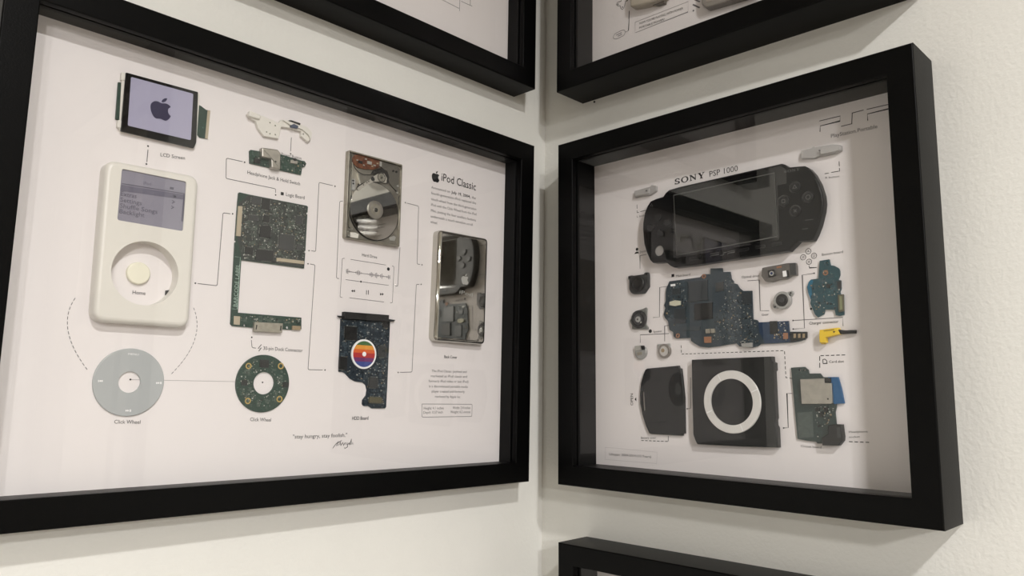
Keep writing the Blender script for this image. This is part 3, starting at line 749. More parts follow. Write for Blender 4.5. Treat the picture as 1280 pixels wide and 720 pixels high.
T.disc('arm_hole', 400 + 397 / 6, 170 + 323 / 6, 2.3, mm(4.39), mm(4.46), BLACKM, ar, n=16)
for x, y in ((352, 350), (366, 341), (326, 366)): T.disc('arm_rivet', *q8(x, y), .8, mm(4.38), mm(4.46), mat('pivot_dark', (92, 90, 84), .35, .6), ar, n=10)
T.poly('ramp_finger', [q8(284, 280), q8(294, 280), q8(300, 330), q8(306, 362), q8(297, 364), q8(290, 330)], mm(3), mm(4.5), CHROME)
T.part('flex_tail', tube(bmesh.new(), [(*PL.px(*q8(x, y), mm(3.4)), mm(3.4)) for x, y in ((250, 205), (262, 240), (290, 272), (330, 290), (372, 290), (392, 282))], .0003, 6), BLACKM)
T.part('seal_wire', tube(bmesh.new(), [(*PL.px(*q8(x, y), mm(4)), mm(4)) for x, y in ((575, 212), (588, 232), (602, 256), (604, 300), (600, 420), (590, 470), (592, 600), (586, 700))], .0004, 6), CHROME)
T.part('seal_wire', tube(bmesh.new(), [(*PL.px(*q8(x, y), mm(4)), mm(4)) for x, y in ((236, 120), (238, 170), (232, 300), (222, 500), (212, 690))], .0004, 6), CHROME)
T.poly('parking_ramp', [q8(244, 322), q8(265, 324), q8(268, 390), q8(258, 408), q8(238, 404)], mm(3), mm(4.4), SILVER, bev=.0002)
T.poly('corner_label', [q9(228, 122), q9(262, 124), q9(290, 136), q9(284, 172), q9(226, 166)], mm(2.2), mm(2.7), WHITEP)
T.poly('corner_clip', [q9(520, 162), q9(556, 148), q9(568, 160), q9(560, 186), q9(524, 182)], mm(2.2), mm(3.2), SOLDER)
T.poly('side_clip', [q8(450, 190), q8(464, 194), q8(462, 230), q8(449, 226)], mm(3), mm(4.2), SOLDER)
for x, y in ((552, 262), (575, 268), (584, 375), (580, 425), (250, 335), (250, 356), (252, 392)):
    T.disc('screw', *q8(x, y), 1.1, mm(3.7), mm(4.5), BLACKM if y < 360 else SOLDER, n=10)
comps(T, PL.pts([q9(206, 60), q9(280, 110), q9(300, 170), q9(200, 150)], mm(2.2)), mm(2.2), 14, 9, sizes=(.0005, .001))

# ---- drive board with rainbow sticker
T = Thing(PL, 'drive_board', 'dark navy drive circuit board with round rainbow-striped sticker, left frame', 'circuit board', PL.px(455, 450))
h = mm(1.3)
qa = lambda x, y: (400 + x / 6, 370 + y / 6)
qb = lambda x, y: (340 + x / 4.8, 450 + y / 4.8)
o1 = [qa(158, 172), qa(526, 192), qb(692, 150), qb(685, 282), qb(678, 290), qb(600, 290), qb(580, 276), qb(552, 276), qb(543, 266), qb(545, 240), qb(566, 212), qb(571, 180), qb(564, 150), qb(545, 134), qb(500, 128), qb(470, 112), qb(440, 80), qb(425, 72), qb(402, 70)]
pp = PL.pts(o1, h)
b_ = T.part('board', prism(bmesh.new(), pp, 0, h), PCBN)
cn = T.poly('edge_connector', [qa(188, 117), qa(520, 143), qa(516, 192), qa(184, 172)], 0, mm(4.6), BLACKM, bev=.0004)
T.poly('connector_tab', [qa(135, 147), qa(190, 150), qa(190, 164), qa(150, 160)], mm(1), mm(3), BLACKM, cn)
T.poly('connector_tab', [qa(514, 172), qa(566, 180), qa(556, 190), qa(514, 190)], mm(1), mm(3), BLACKM, cn)
lst = [('controller_chip', [qa(190, 225), qa(281, 232), qa(277, 332), qa(187, 325)], 2.4, CHIP),
       ('motor_chip', [qa(150, 453), qa(207, 460), qa(203, 556), qa(146, 548)], 2.8, CHIP),
       ('small_chip', [qa(446, 373), qa(499, 377), qa(496, 462), qa(443, 458)], 2.2, CHIPG),
       ('small_chip', [qa(370, 608), qa(437, 612), qa(433, 692), qa(367, 686)], 2.2, CHIPG),
       ('board_connector', [qb(586, 221), qb(662, 225), qb(659, 260), qb(583, 256)], 2.6, mat('olive_connector', (88, 84, 66), .4)),
       ('small_chip', [qa(476, 190), qa(524, 194), qa(521, 240), qa(474, 236)], 2.3, CHIP)]
av = chips(T, lst, h)
su, sv, sr = PL.circ(455.2, 442.6, 15.5, h + .0012)
st = T.part('sticker', prism(bmesh.new(), circle(su, sv, sr, 48), h, h + .0011), WMARK, label='rainbow-striped disc sticker')
R2 = sr * .875; nS = 6
cuts = [.68, .36, .08, -.28, -.58]
cuts = [1.0] + cuts + [-1.0]
for k in range(nS):
    y1, y0 = cuts[k], cuts[k + 1]; a0, a1 = math.asin(y0), math.asin(y1); pts_ = []
    for i in range(9):
        a = a0 + (a1 - a0) * i / 8; pts_.append((su + R2 * math.cos(a), sv + R2 * math.sin(a)))
    for i in range(9):
        a = a1 + (a0 - a1) * i / 8; pts_.append((su - R2 * math.cos(a), sv + R2 * math.sin(a)))
    ded = [p for i, p in enumerate(pts_) if (Vector(p) - Vector(pts_[i - 1])).length > 1e-6]
    T.part('stripe', flat(bmesh.new(), ded, h + .0012), STRIPES[k], st, smooth=False)
T.part('sticker_centre', flat(bmesh.new(), circle(su, sv, sr * .16, 20), h + .0014), WMARK, st, smooth=False)
comps(T, pp, h, 230, 11, av + [circle(su, sv, sr * 1.05, 30)], sizes=(.0004, .0011), wt=(3, 4, 1, 4))
pins(T, av, h, pp); traces(T, pp, h + .0001, 130, 19, av + [circle(su, sv, sr * 1.05, 30)], TRACEB)

# ---- polished back cover
T = Thing(PL, 'back_cover', 'mirror-polished steel back cover with etched apple logo, right side of left frame', 'back cover', PL.px(573, 360))
h = mm(9)
oc = [(549.6, 286.4), (610.2, 298.2), (606.2, 431), (543.6, 426)]
op = fillet(PL.pts(oc, h), .005, 7)
cv = T.part('cover_shell', prism(bmesh.new(), op, 0, h, bev=.0034, seg=7), MIRROR, ang=60)
T.o.matrix_world = PL.M @ Matrix.Translation(T.a + Vector((0, 0, .0007))) @ Matrix.Rotation(math.radians(-1.2), 4, 'Y')   # stuck on a little askew
apple(T, cv, 580.8, 349, 14, h + .0001, ETCH, name='etched_apple')
text(T, cv, 'iPod', (574, 367), (590, 371), h=h + .0001, cap=5, mats=ETCH, name='etched_text')

# ------------------------------------------------------------------ right frame: the black handheld console, taken apart
t = lambda *a, **k: text(FR, BR, *a, **k)
ln = lambda *a, **k: line(FR, BR, *a, **k)
c1 = lambda x, y: (780 + x / 6, 180 + y / 6)
c2 = lambda x, y: (900 + x / 6, 190 + y / 6)
c3 = lambda x, y: (980 + x / 6, 120 + y / 6)
c4 = lambda x, y: (760 + x / 6, 300 + y / 6)
c5 = lambda x, y: (900 + x / 5.3333, 310 + y / 5.3333)
c6 = lambda x, y: (740 + x / 6, 370 + y / 6)
c7 = lambda x, y: (760 + x / 4.3636, 440 + y / 4.3636)
c8 = lambda x, y: (960 + x / 5.1437, 430 + y / 5.1437)
# ---- print: slab-serif maker's name, drawn in a 60 x 10 box
def serif(strokes, p0, p1, cap, W, Hh):
    a, b = Vector(PR.px(*p0)), Vector(PR.px(*p1)); c = Vector(PR.px(p0[0], p0[1] - cap)); d_ = (b - a) / W
    n_ = Vector((-d_.y, d_.x)).normalized(); e = n_ * abs((c - a).dot(n_)) / Hh
    for kind, pts_ in strokes:
        q = [(a + d_ * x + e * y) for x, y in pts_]
        yield kind, [(v.x, v.y) for v in q]
LET = {'S': [('r', .20, [(0.6, 3.2), (.6, 0), (1.4, 0), (1.6, 1.0), (3.0, .1), (6.2, -.1), (9.2, .9), (9.8, 2.8), (8.6, 4.6), (5.0, 5.4), (3.4, 6.2), (3.2, 7.6), (4.6, 8.8), (6.4, 8.7), (7.8, 7.6), (8.2, 6.6), (9.2, 6.6), (9.2, 9.8), (8.4, 9.8), (8.2, 9.0), (6.6, 9.9), (4.4, 10.1), (1.6, 9.1), (.6, 7.2), (1.4, 5.2), (4.6, 4.2), (6.6, 3.5), (7.0, 2.4), (6, 1.2), (4.4, 1.1), (2.4, 2.0), (1.6, 3.2)])],
       'N': [('r', 0, [(0, 0), (4.2, 0), (4.2, .9), (2.8, 1.0), (2.8, 7.4), (9.8, -.1), (11, -.1), (11, 9.0), (12.2, 9.1), (12.2, 10), (8.4, 10), (8.4, 9.1), (9.8, 9.0), (9.8, 3.4), (3.4, 10), (0, 10), (0, 9.1), (1.4, 9.0), (1.4, 1.0), (0, .9)])],
       'Y': [('r', 0, [(3.4, 0), (8.6, 0), (8.6, .9), (7.3, 1.0), (7.3, 4.2), (10.6, 9.0), (12, 9.1), (12, 10), (8.2, 10), (8.2, 9.1), (9.4, 9.0), (7.0, 5.4), (4.6, 9.0), (5.6, 9.1), (5.6, 10), (0, 10), (0, 9.1), (1.4, 9.0), (4.7, 4.2), (4.7, 1.0), (3.4, .9)])]}
def maker_name(p0, p1, cap, m_, parent, T, h):
    a, b = Vector(PR.px(*p0, h)), Vector(PR.px(*p1, h)); c = Vector(PR.px(p0[0], p0[1] - cap, h)); W = 54
    d_ = (b - a) / W; n_ = Vector((-d_.y, d_.x)).normalized(); e = n_ * abs((c - a).dot(n_)) / 10
    f = lambda x, y: tuple((a + d_ * x + e * y)[:2])
    for ch, x0 in (('S', 0), ('O', 12), ('N', 27), ('Y', 41.5)):
        bm = bmesh.new()
        if ch == 'O':
            o_ = [f(x0 + 6.6 + 6.6 * math.cos(k * math.pi / 18), 5 + 5.2 * math.sin(k * math.pi / 18)) for k in range(36)]
            i_ = [f(x0 + 6.6 + 3.9 * math.cos(k * math.pi / 18), 5 + 4.1 * math.sin(k * math.pi / 18)) for k in range(36)]
            A = [bm.verts.new((*p, h)) for p in o_]; B = [bm.verts.new((*p, h)) for p in i_]
            for k in range(36): bm.faces.new((A[k], A[(k + 1) % 36], B[(k + 1) % 36], B[k]))
        else:
            pts_ = [f(x0 + x, y) for x, y in LET[ch][0][2]]
            tri = tessellate_polygon([[Vector((*p, 0)) for p in pts_]]); V_ = [bm.verts.new((*p, h)) for p in pts_]
            for tr in tri: bm.faces.new([V_[i] for i in tr])
        T.part('maker_letter', bm, m_, parent, smooth=False)
maker_name((843.2, 231), (881.4, 221.9), 7.2, INK, BR, FR, .0002)
t('PSP 1000', (886.9, 221), (922.4, 213.6), cap=7.4, mats=mat('thin_ink', (70, 68, 70), .6))
for q in ([(1024.2, 151.3), (1050.3, 145), (1050, 151.3), (1025.3, 157.5), (1025, 164.7)], [(1051.3, 158), (1064.7, 154.7), (1065.3, 141.3), (1079.5, 137.5)], [(1083.3, 136.8), (1114.4, 129.6), (1114.2, 135.2), (1084.2, 142.5), (1084.6, 150.8)]):
    ln(q, w=.0006, mats=INK, name='logo_stroke')
t('PlayStation.Portable', (1038.8, 172.4), (1096.8, 160), cap=5, mats=INKG)
for a, b in (((413, 490), (415, 526)), ((416, 540), (416, 566)), ((355, 573), (410, 564)), ((305, 583), (336, 578))): ln([c3(*a), c3(*b)], mats=INK)
t('R button', c3(310, 621), c3(414, 608), cap=2.6, mats=INKG)
ln([c1(97, 455), c1(98, 486)], mats=INK); ln([c1(98, 498), c1(98, 515), c1(112, 511)], mats=INK); ln([c1(122, 508), c1(165, 497)], mats=INK)
t('L button', c1(97, 552), c1(175, 536), cap=2.6, mats=INKG)
t('Joystick', c4(240, 96), c4(310, 84), cap=2.8, mats=INKG)
ln([(808, 318), (800, 319.7), (800, 336)]); 
bm = flat(bmesh.new(), PR.pts([(793, 317.6), (799, 316.4), (797.4, 314.6), (794.6, 315.2)]), .0002); flat(bm, circle(*PR.circ(796.4, 311.6, 1.6), 14), .0002); ribbon(bm, PR.pts([(796, 315), (796.3, 312)]), .0004, .0002)
FR.part('printed_icon', bm, INK, BR, smooth=False)
ln([(834.6, 358), (824.7, 359.2), (824.2, 396.4), (816.2, 397)])
t('Speaker', (816.8, 415.9), (827.6, 414.9), cap=2.6, mats=INKG)
FR.part('printed_icon', flat(bmesh.new(), circle(*PR.circ(813, 414, 2), 16), .0002), INK, BR, smooth=False)
ln([(836.4, 416.9), (800.3, 418.6), (800.3, 428.4)], mats=INK); ln([(835.8, 406.7), (830.8, 407.5), (830.8, 426.8)])
t('Main board', (845.4, 346.4), (862.8, 344.2), cap=2.9, mats=INKG)
FR.part('printed_icon', flat(bmesh.new(), PR.pts([(839.5, 343), (842.9, 342.4), (842.9, 346), (839.5, 346.6)]), .0002), INK, BR, smooth=False)
t('Optical drive', (927.2, 347.8), (949, 346), cap=3.1, mats=INKG)
ln([(934.3, 351), (949, 350), (950.3, 388.4), (961.5, 388.4)]); t('Gear', (952.2, 395), (961, 394), cap=3, mats=INKG)
t('Button board', (1027.6, 319.8), (1053.8, 316), cap=3.3, mats=INKG)
for k, (x, y) in enumerate(((1010.6, 314.1), (1004, 321.6), (1017.6, 319.7), (1011.4, 327.2))):
    cu_, cv_, cr_ = PR.circ(x, y, 3.3)
    FR.part('printed_icon', ribbon(bmesh.new(), circle(cu_, cv_, cr_, 24), .0004, .0002, True), INK, BR, smooth=False)
    nn = (3, 4, 20, 4)[k]
    FR.part('printed_icon', ribbon(bmesh.new(), [(cu_ + cr_ * .4 * math.cos(math.pi / 2 + 2 * math.pi * i / nn + (math.pi / 4 if nn == 4 else 0)), cv_ + cr_ * .4 * math.sin(math.pi / 2 + 2 * math.pi * i / nn + (math.pi / 4 if nn == 4 else 0))) for i in range(nn)], .0003, .0002, True), INKG, BR, smooth=False)
ln([(1011.4, 332), (1011.8, 334.8), (1021, 334.4)], mats=INK)
ln([(1017.8, 341.5), (1002.8, 343.8), (1005.6, 410.3), (991.5, 411.3)]); dots(FR, BR, [(1017.8, 341.5), (991.5, 411.3), (991.3, 400.6)])
ln([(991.3, 400.6), (1053.4, 396.8), (1053.8, 407.6)]); dots(FR, BR, [(1013.8, 386)], r=.0009)
t('Charger connector', (1011.7, 405.8), (1048.2, 403.4), cap=3.6)
dashes(FR, BR, [(851.4, 431.8), (851.8, 442.6), (980.6, 438.2), (982.4, 472), (990.4, 473.2)], dash=.0024, gap=.0016, w=.00055)
ln([(990.4, 491.8), (983.7, 491.8), (985.3, 534.6), (979.6, 535)], mats=INK); dots(FR, BR, [(979.6, 535)])
text(FR, BR, 'OPEN', (791.4, 506.8), (791.2, 492), cap=None)
FR.part('printed_icon', flat(bmesh.new(), PR.pts([(793.4, 499.2), (795.4, 496.6), (795.6, 501.6)]), .0002), INK, BR, smooth=False)
t('Battery cover', (801.4, 548.6), (820.2, 548.4), cap=3, mats=INKG)
dashes(FR, BR, [(801.6, 550.6), (834.6, 551.8)], dash=.0028, w=.0006); ln([(835.2, 551.6), (835.4, 545)], mats=INK)
ln([(863, 472), (863.1, 510.6), (859, 511)], mats=INK); dots(FR, BR, [(859, 511)])
dashes(FR, BR, [c8(337, 75), c8(496, 70)], dash=.003, gap=.0014, w=.0006); dashes(FR, BR, [c8(332, 78), c8(333, 152)], dash=.003, gap=.0014, w=.0006)
t('Card slot', (1036.4, 453.6), (1055, 453), cap=3.1)
ln([c8(352, 100), c8(366, 97), c8(378, 108), c8(380, 124), c8(355, 126), c8(352, 100)], mats=INK)
t('Headphone', (1061.3, 541.2), (1084.6, 540.6), cap=2.9, mats=INKG); t('socket', (1061.3, 547.4), (1074.9, 547), cap=2.7, mats=INKG)
dashes(FR, BR, [(1061.3, 552), (1086.4, 553)], dash=.003, gap=.0014, w=.0006)
t('Circuit board', (1001, 558.9), (1026.8, 560.4), cap=2.9, mats=INKG)
t('Lifespan: 2004-2014 (10 Years)', (761.8, 569), (814, 572.4), cap=3.2, mats=INKG)
dashes(FR, BR, [(757, 559), (821.6, 565.3), (820.6, 579.4), (756.4, 574.4), (757, 559)], dash=.0011, gap=.0011, w=.0003, mats=INKL)

# ---- console faceplate
T = Thing(PR, 'console_faceplate', 'wide black handheld console faceplate with large screen, top of right frame', 'console', PR.px(916, 268))
h = mm(9)
o1 = [c1(138, 640), c1(140, 590), c1(152, 515), c1(172, 465), c1(196, 428), c1(236, 410), c1(290, 394), c1(308, 366), c1(334, 343), c1(420, 318), c2(460, 85), c2(484, 92), c2(510, 114), c2(560, 108), c2(634, 103), c2(662, 118), c2(700, 160), c2(740, 232), c2(768, 320), c2(774, 380), c2(768, 440), c2(742, 545), c2(715, 615), c2(692, 658), c2(660, 664), c2(582, 668), c2(552, 700), c2(528, 722), c5(455, 18), c5(230, 52), c5(0, 87), c4(640, 190), c4(492, 206), c4(462, 192), c4(430, 164), c4(380, 168), c4(332, 170), c4(312, 150), c4(286, 90), c4(268, 30)]
pp = PR.pts(o1, h)
jh = circle(*PR.circ(823.8, 313.4, 5.6, h), 24)
bd = T.part('body', prism(bmesh.new(), pp, mm(1), h, [jh], bev=.0016, seg=4), CONS)
T.disc('stick_membrane', 823.8, 313.4, 5.9, h - .0035, h - .0012, mat('membrane_grey', (150, 147, 143), .6), n=24)
gl = T.poly('glossy_front', [c1(310, 378), c1(338, 352), (976, 207), (983, 212.6), c2(500, 235), c2(432, 250), c2(445, 640), (973, 300), (846, 322.6), (841.5, 322), c1(368, 620), c1(366, 382)], h - .0001, h + .0002, CONSG)
s_ = T.poly('screen', [(842, 244), (968, 216), (971.8, 295.6), (845.6, 319)], h, h + .0005, mat('console_screen', (22, 23, 22), .02, spec=.8), fil=.0008)
p_ = PR.pts([(842, 244), (968, 216), (971.8, 295.6), (845.6, 319)], h + .0006)
T.part('screen_border', ribbon(bmesh.new(), p_, .0005, h + .0006, True), CONSM, s_, smooth=False)
for x, y in ((822.4, 271.4), (833.4, 278.4), (824.8, 291.4), (813.4, 284.6)):
    dx, dy = x - 823.4, y - 281.4; k = 1.15
    T.poly('direction_button', [(x + dx * .42 - dy * .34, y + dy * .42 + dx * .34), (x + dx * .42 + dy * .34, y + dy * .42 - dx * .34), (x - dx * .1 + dy * .4, y - dy * .1 - dx * .4), (x - dx * .5, y - dy * .5), (x - dx * .1 - dy * .4, y - dy * .1 + dx * .4)], h, h + .0014, CONSB, bev=.0004, fil=.0008)
for k, (x, y) in enumerate(((993.3, 233.8), (979.2, 251.4), (1010, 246.4), (993.9, 263.6))):
    T.disc('button_well', x, y, 7.6, h - .0001, h + .0003, CONSG, n=32)
    b_ = T.disc('round_button', x, y, 6.2, h, h + .0018, CONSB, bev=.0007, n=32)
    u, v, r = PR.circ(x, y, 2.7, h + .0019); nn = (3, 4, 20, 4)[k]; hh = h + .0019
    if k < 3: bm = ribbon(bmesh.new(), [(u + r * math.cos(math.pi / 2 + 2 * math.pi * i / nn + (math.pi / 4 if nn == 4 else 0)), v + r * math.sin(math.pi / 2 + 2 * math.pi * i / nn + (math.pi / 4 if nn == 4 else 0))) for i in range(nn)], .00045, hh, True)
    else:
        bm = ribbon(bmesh.new(), [(u - r * .7, v - r * .7), (u + r * .7, v + r * .7)], .00045, hh); ribbon(bm, [(u - r * .7, v + r * .7), (u + r * .7, v - r * .7)], .00045, hh)
    T.part('button_symbol', bm, CONSM, b_, smooth=False)
maker_name((979.9, 216.4), (1000, 212.9), 3.2, CONSM, bd, T, h + .0004)
for a, b in ((c2(636, 512), c2(700, 504)), (c2(615, 580), c2(660, 573))): line(T, bd, [a, b], w=.0005, h=h + .0001, mats=mat('dim_mark', (74, 74, 74), .5), name='button_legend')
for k in range(6):
    x = 868 + 20.5 * k; y = 322.6 - 3.6 * k
    if k in (1, 2): continue
    T.poly('menu_button', [(x - 6, y - .6), (x + 6, y - 2.8), (x + 6.2, y + .8), (x - 5.8, y + 3)], h, h + .0008, CONSB, bev=.0003, fil=.0008)
T.disc('menu_button', 872.4, 321.2, 2.8, h, h + .0008, CONSB, bev=.0003, n=20)
for q in ([c4(768, 104), c4(832, 94), c4(830, 108), c4(770, 118), c4(768, 128)], [c4(842, 116), c4(866, 112), c4(868, 96), c4(892, 91)], [c4(896, 88), c4(950, 78), c4(950, 90), c4(898, 100), c4(898, 110)]):
    line(T, bd, q, w=.0005, h=h + .0003, mats=CONSM, name='body_logo_stroke')
line(T, bd, [c1(195, 462), c1(206, 448), c1(216, 466), c1(195, 462)], w=.0004, h=h + .0001, mats=CONSM, name='arrow_mark')

# ---- shoulder buttons
def shoulder(label, o1, o2, hole):
    T = Thing(PR, 'shoulder_button', label, 'button', PR.px(*o1[0]), 'clear shoulder buttons')
    T.poly('button_base', o1, 0, mm(3), FROST, bev=.0006, fil=.001)
    T.poly('raised_ridge', o2, mm(2.9), mm(4.6), FROST, bev=.0005, fil=.0008)
    T.disc('pin', *hole, 1.0, mm(4.5), mm(5), INKG if False else MATS['grey_ink'], n=10)
shoulder('small frosted clear shoulder button left of the printed maker name', [c1(76, 352), c1(196, 318), c1(204, 306), c1(240, 312), c1(240, 352), c1(192, 384), c1(140, 390), c1(75, 402)], [c1(82, 362), c1(190, 332), c1(186, 372), c1(82, 392)], c1(167, 350))
shoulder('long frosted clear shoulder button under the printed console logo', [c3(130, 405), c3(208, 388), c3(218, 376), c3(232, 382), c3(350, 360), c3(428, 366), c3(430, 408), c3(384, 430), c3(246, 456), c3(230, 468), c3(124, 470)], [c3(270, 392), c3(350, 372), c3(418, 376), c3(416, 404), c3(375, 418), c3(272, 438)], c3(265, 408))

# ---- joystick cap and mechanism
T = Thing(PR, 'joystick_module', 'black square joystick unit with round cap and two ears, left of main board', 'joystick', PR.px(797, 355))
h = mm(3)
holes = [circle(*PR.circ(*c4(163, 281), .9, h), 10), circle(*PR.circ(*c4(287, 257), .9, h), 10)]
T.part('base', prism(bmesh.new(), PR.pts([c4(149, 272), c4(176, 264), c4(186, 268), c4(268, 256), c4(274, 244), c4(296, 242), c4(302, 262), c4(302, 350), c4(272, 396), c4(262, 402), c4(190, 406), c4(172, 396), c4(158, 370), c4(158, 300), c4(150, 292)], h), 0, h, holes, bev=.0005), DKGREY)
u, v, r = PR.circ(797.4, 355, 8.4, h)
T.part('thumb_cap', dome(bmesh.new(), u, v, [(r, h - .0002), (r, h + .0012), (r * .9, h + .002), (r * .62, h + .0022), (r * .55, h + .0017), (r * .2, h + .0014), (0, h + .0014)]), BLACKM)
T = Thing(PR, 'joystick_mechanism', 'round dark joystick mechanism on a grey plate, below the black joystick cap', 'joystick', PR.px(798, 399))
h = mm(1.6)
T.poly('plate', [c4(205, 532), c4(262, 516), c4(282, 506), c4(290, 514), c4(288, 580), c4(282, 630), c4(298, 655), c4(298, 670), c4(180, 668), c4(180, 640), c4(166, 618), c4(164, 602), c4(180, 580), c4(184, 548)], 0, h, mat('grey_plate', (122, 124, 120), .4, .3), bev=.0003)
u, v, r = PR.circ(*c4(225, 595), 9.2, mm(4))
T.part('housing', dome(bmesh.new(), u, v, [(r, h - .0001), (r, mm(3.4)), (r * .9, mm(4)), (r * .74, mm(4)), (r * .7, mm(3)), (0, mm(3))]), BLACKM)
T.disc('spring_ring', *c4(224, 595), 5.6, mm(3), mm(4.2), DKGREY, hole=.62, n=28)
T.disc('centre_post', *c4(222, 595), 3.2, mm(3), mm(5), SILVER, bev=.0004, n=24)
T.disc('post_hole', *c4(221, 595), 1.0, mm(4.95), mm(5.05), BLACKM, n=10)
T.disc('screw', *c4(246, 617), 1.0, mm(4), mm(4.6), SOLDER, n=10)

# ---- two little round parts
T = Thing(PR, 'microphone_capsule', 'tiny silver round part with black tip below the joystick mechanism', 'component', PR.px(800, 440))
T.disc('capsule', 800.6, 440.2, 7.2, 0, mm(2.2), SILVER, bev=.0006)
T.poly('solder_pad', [c6(320, 376), c6(362, 372), c6(366, 404), c6(322, 412)], mm(2.1), mm(2.8), SOLDER)
T.poly('black_tip', [c6(366, 374), c6(388, 372), c6(394, 398), c6(374, 404)], mm(2.1), mm(3.2), BLACKM)
T.poly('solder_pad', [c6(336, 424), c6(372, 418), c6(376, 438), c6(342, 446)], mm(2.1), mm(2.6), NICKEL)
T = Thing(PR, 'loudspeaker', 'tiny silver loudspeaker ring with square tab below the speaker lines', 'speaker', PR.px(830, 439))
T.poly('tab', [c6(490, 362), c6(582, 356), c6(584, 400), c6(548, 410), c6(492, 396)], 0, mm(1.5), SILVER, bev=.0002)
T.disc('speaker_rim', 829.8, 438.6, 7.6, 0, mm(2.6), mat('speaker_grey', (140, 134, 128), .4, .3), bev=.0004, hole=.72)
T.disc('speaker_cone', 829.4, 438.6, 5.6, 0, mm(2.0), mat('speaker_pale', (196, 192, 188), .5), n=28)
T.disc('speaker_dot', 828.4, 438, 2.1, mm(2), mm(2.2), CAPT, n=16)

# ---- main board
T = Thing(PR, 'main_board', 'large irregular blue-grey main circuit board with chips, centre of right frame', 'circuit board', PR.px(900, 390))
h = mm(1.8)
o1 = [c4(460, 310), c4(690, 279), c4(712, 256), c4(768, 256), c4(768, 214), c4(856, 211), c4(860, 240), c4(915, 238), c4(924, 290), c4(944, 316), c5(82, 232), c5(112, 240), c5(130, 268), c5(152, 286), c5(212, 285), c5(219, 475), c5(246, 480), c5(256, 496), c5(456, 486), c5(463, 558), c5(578, 558), c5(580, 570), c5(572, 582), c5(580, 592), c5(570, 610), c5(530, 622), c5(480, 630), c5(365, 636), c5(270, 640), c5(250, 655), c5(215, 664), c5(130, 656), c5(110, 636), c6(1010, 366), c6(960, 376), c6(870, 386), c6(810, 380), c6(768, 356), c6(742, 336), c6(740, 315), c6(655, 318), c6(630, 318), c6(612, 305), c6(608, 270), c6(580, 254), c6(570, 190), c6(548, 165), c6(537, 140), c6(545, 110), c6(550, 90), c6(540, 70), c6(552, 40), c4(432, 398), c4(438, 360), c4(450, 335)]
pp = PR.pts(o1, h)
b_ = T.part('board', prism(bmesh.new(), pp, mm(.4), h, [circle(*PR.circ(*c4(585, 455), 1.2, h), 12), circle(*PR.circ(*c6(643, 297), 1.4, h), 12)]), PCBB)
lst = [('processor_chip', [c4(602, 312), c4(745, 300), c4(748, 448), c4(604, 466)], 3.0, mat('chip_slate', (46, 52, 56), .32)),
       ('graphics_chip', [c4(648, 478), c4(780, 468), c4(782, 588), c4(646, 602)], 3.2, CHIP),
       ('memory_chip', [c4(495, 515), c4(580, 509), c4(582, 620), c4(496, 627)], 2.8, mat('chip_slate', (46, 52, 56), .32)),
       ('small_chip', [c4(480, 368), c4(540, 360), c4(543, 404), c4(482, 410)], 2.6, mat('chip_slate', (46, 52, 56), .32)),
       ('driver_chip', [c4(808, 322), c4(866, 312), c4(868, 380), c4(806, 388)], 2.5, CHIPG),
       ('white_connector', [c4(460, 464), c4(500, 452), c4(540, 456), c4(540, 486), c4(500, 496), c4(460, 488)], 3.4, mat('connector_cream', (206, 204, 182), .5)),
       ('white_label', [c4(468, 332), c4(504, 328), c4(505, 345), c4(469, 348)], 1.95, WMARK),
       ('metal_slot', [c4(545, 660), c4(630, 648), c4(690, 652), c4(688, 676), c4(560, 684)], 2.4, mat('slot_slate', (62, 70, 74), .4, .4)),
       ('copper_pad', [c6(838, 306), c6(893, 304), c6(894, 350), c6(842, 352)], 2.3, COPPER),
       ('copper_pad', [c5(420, 566), c5(452, 566), c5(453, 606), c5(421, 608)], 2.3, COPPER),
       ('black_module', [c5(330, 488), c5(380, 486), c5(384, 570), c5(334, 574)], 2.6, CHIP),
       ('wide_chip', [c5(145, 300), c5(205, 296), c5(208, 370), c5(148, 374)], 2.5, mat('chip_slate', (46, 52, 56), .32)),
       ('coil', [c6(850, 248), c6(882, 246), c6(884, 278), c6(852, 280)], 3.2, NICKEL),
       ('coil', [c6(890, 246), c6(918, 244), c6(920, 274), c6(892, 278)], 3.2, NICKEL),
       ('bottom_connector', [c5(140, 636), c5(215, 630), c5(216, 660), c5(146, 660)], 3.0, SILVER)]
av = chips(T, lst, h)
T.poly('blue_area', [c5(255, 497), c5(456, 487), c5(463, 558), c5(470, 626), c5(365, 634), c5(300, 636), c5(262, 560)], h - .0002, h + .00012, pcb('deep_blue_pcb', (22, 48, 76), (34, 66, 96), (90, 116, 136)))
T.poly('socket_block', [c5(470, 562), c5(578, 560), c5(578, 600), c5(472, 624)], h, mm(3.6), BLACKM, bev=.0002)
for x in (490, 520, 550): T.poly('socket_contact', [c5(x, 572), c5(x + 16, 571), c5(x + 16, 598), c5(x, 600)], mm(3.5), mm(3.8), CAPT)
for x, y in (c4(718, 272), c6(643, 297)): T.disc('gold_ring', x, y, 2.5, h - .0001, h + .0004, COPPER, hole=.5, n=18)
left_ = PR.pts([c4(470, 318), c4(600, 300), c4(600, 640), c4(470, 650), c4(430, 560), c4(450, 400)], h)
comps(T, left_, h, 26, 21, av, sizes=(.0006, .0014))
rp = PR.pts([c4(880, 255), c4(912, 245), c4(930, 300), c5(100, 245), c5(150, 292), c5(210, 290), c5(216, 480), c5(245, 490), c5(258, 560), c5(258, 630), c5(215, 650), c5(130, 645), c5(100, 632), c6(900, 340), c6(900, 200), c4(870, 470)], h)
comps(T, rp, h, 240, 22, av, sizes=(.0005, .0011), wt=(3, 4, 1, 3))
traces(T, rp, h + .0001, 110, 26, av, TRACEB); pins(T, av[:5], h, pp, mats=TRACEB)
traces(T, left_, h + .0001, 40, 27, av, TRACEB)
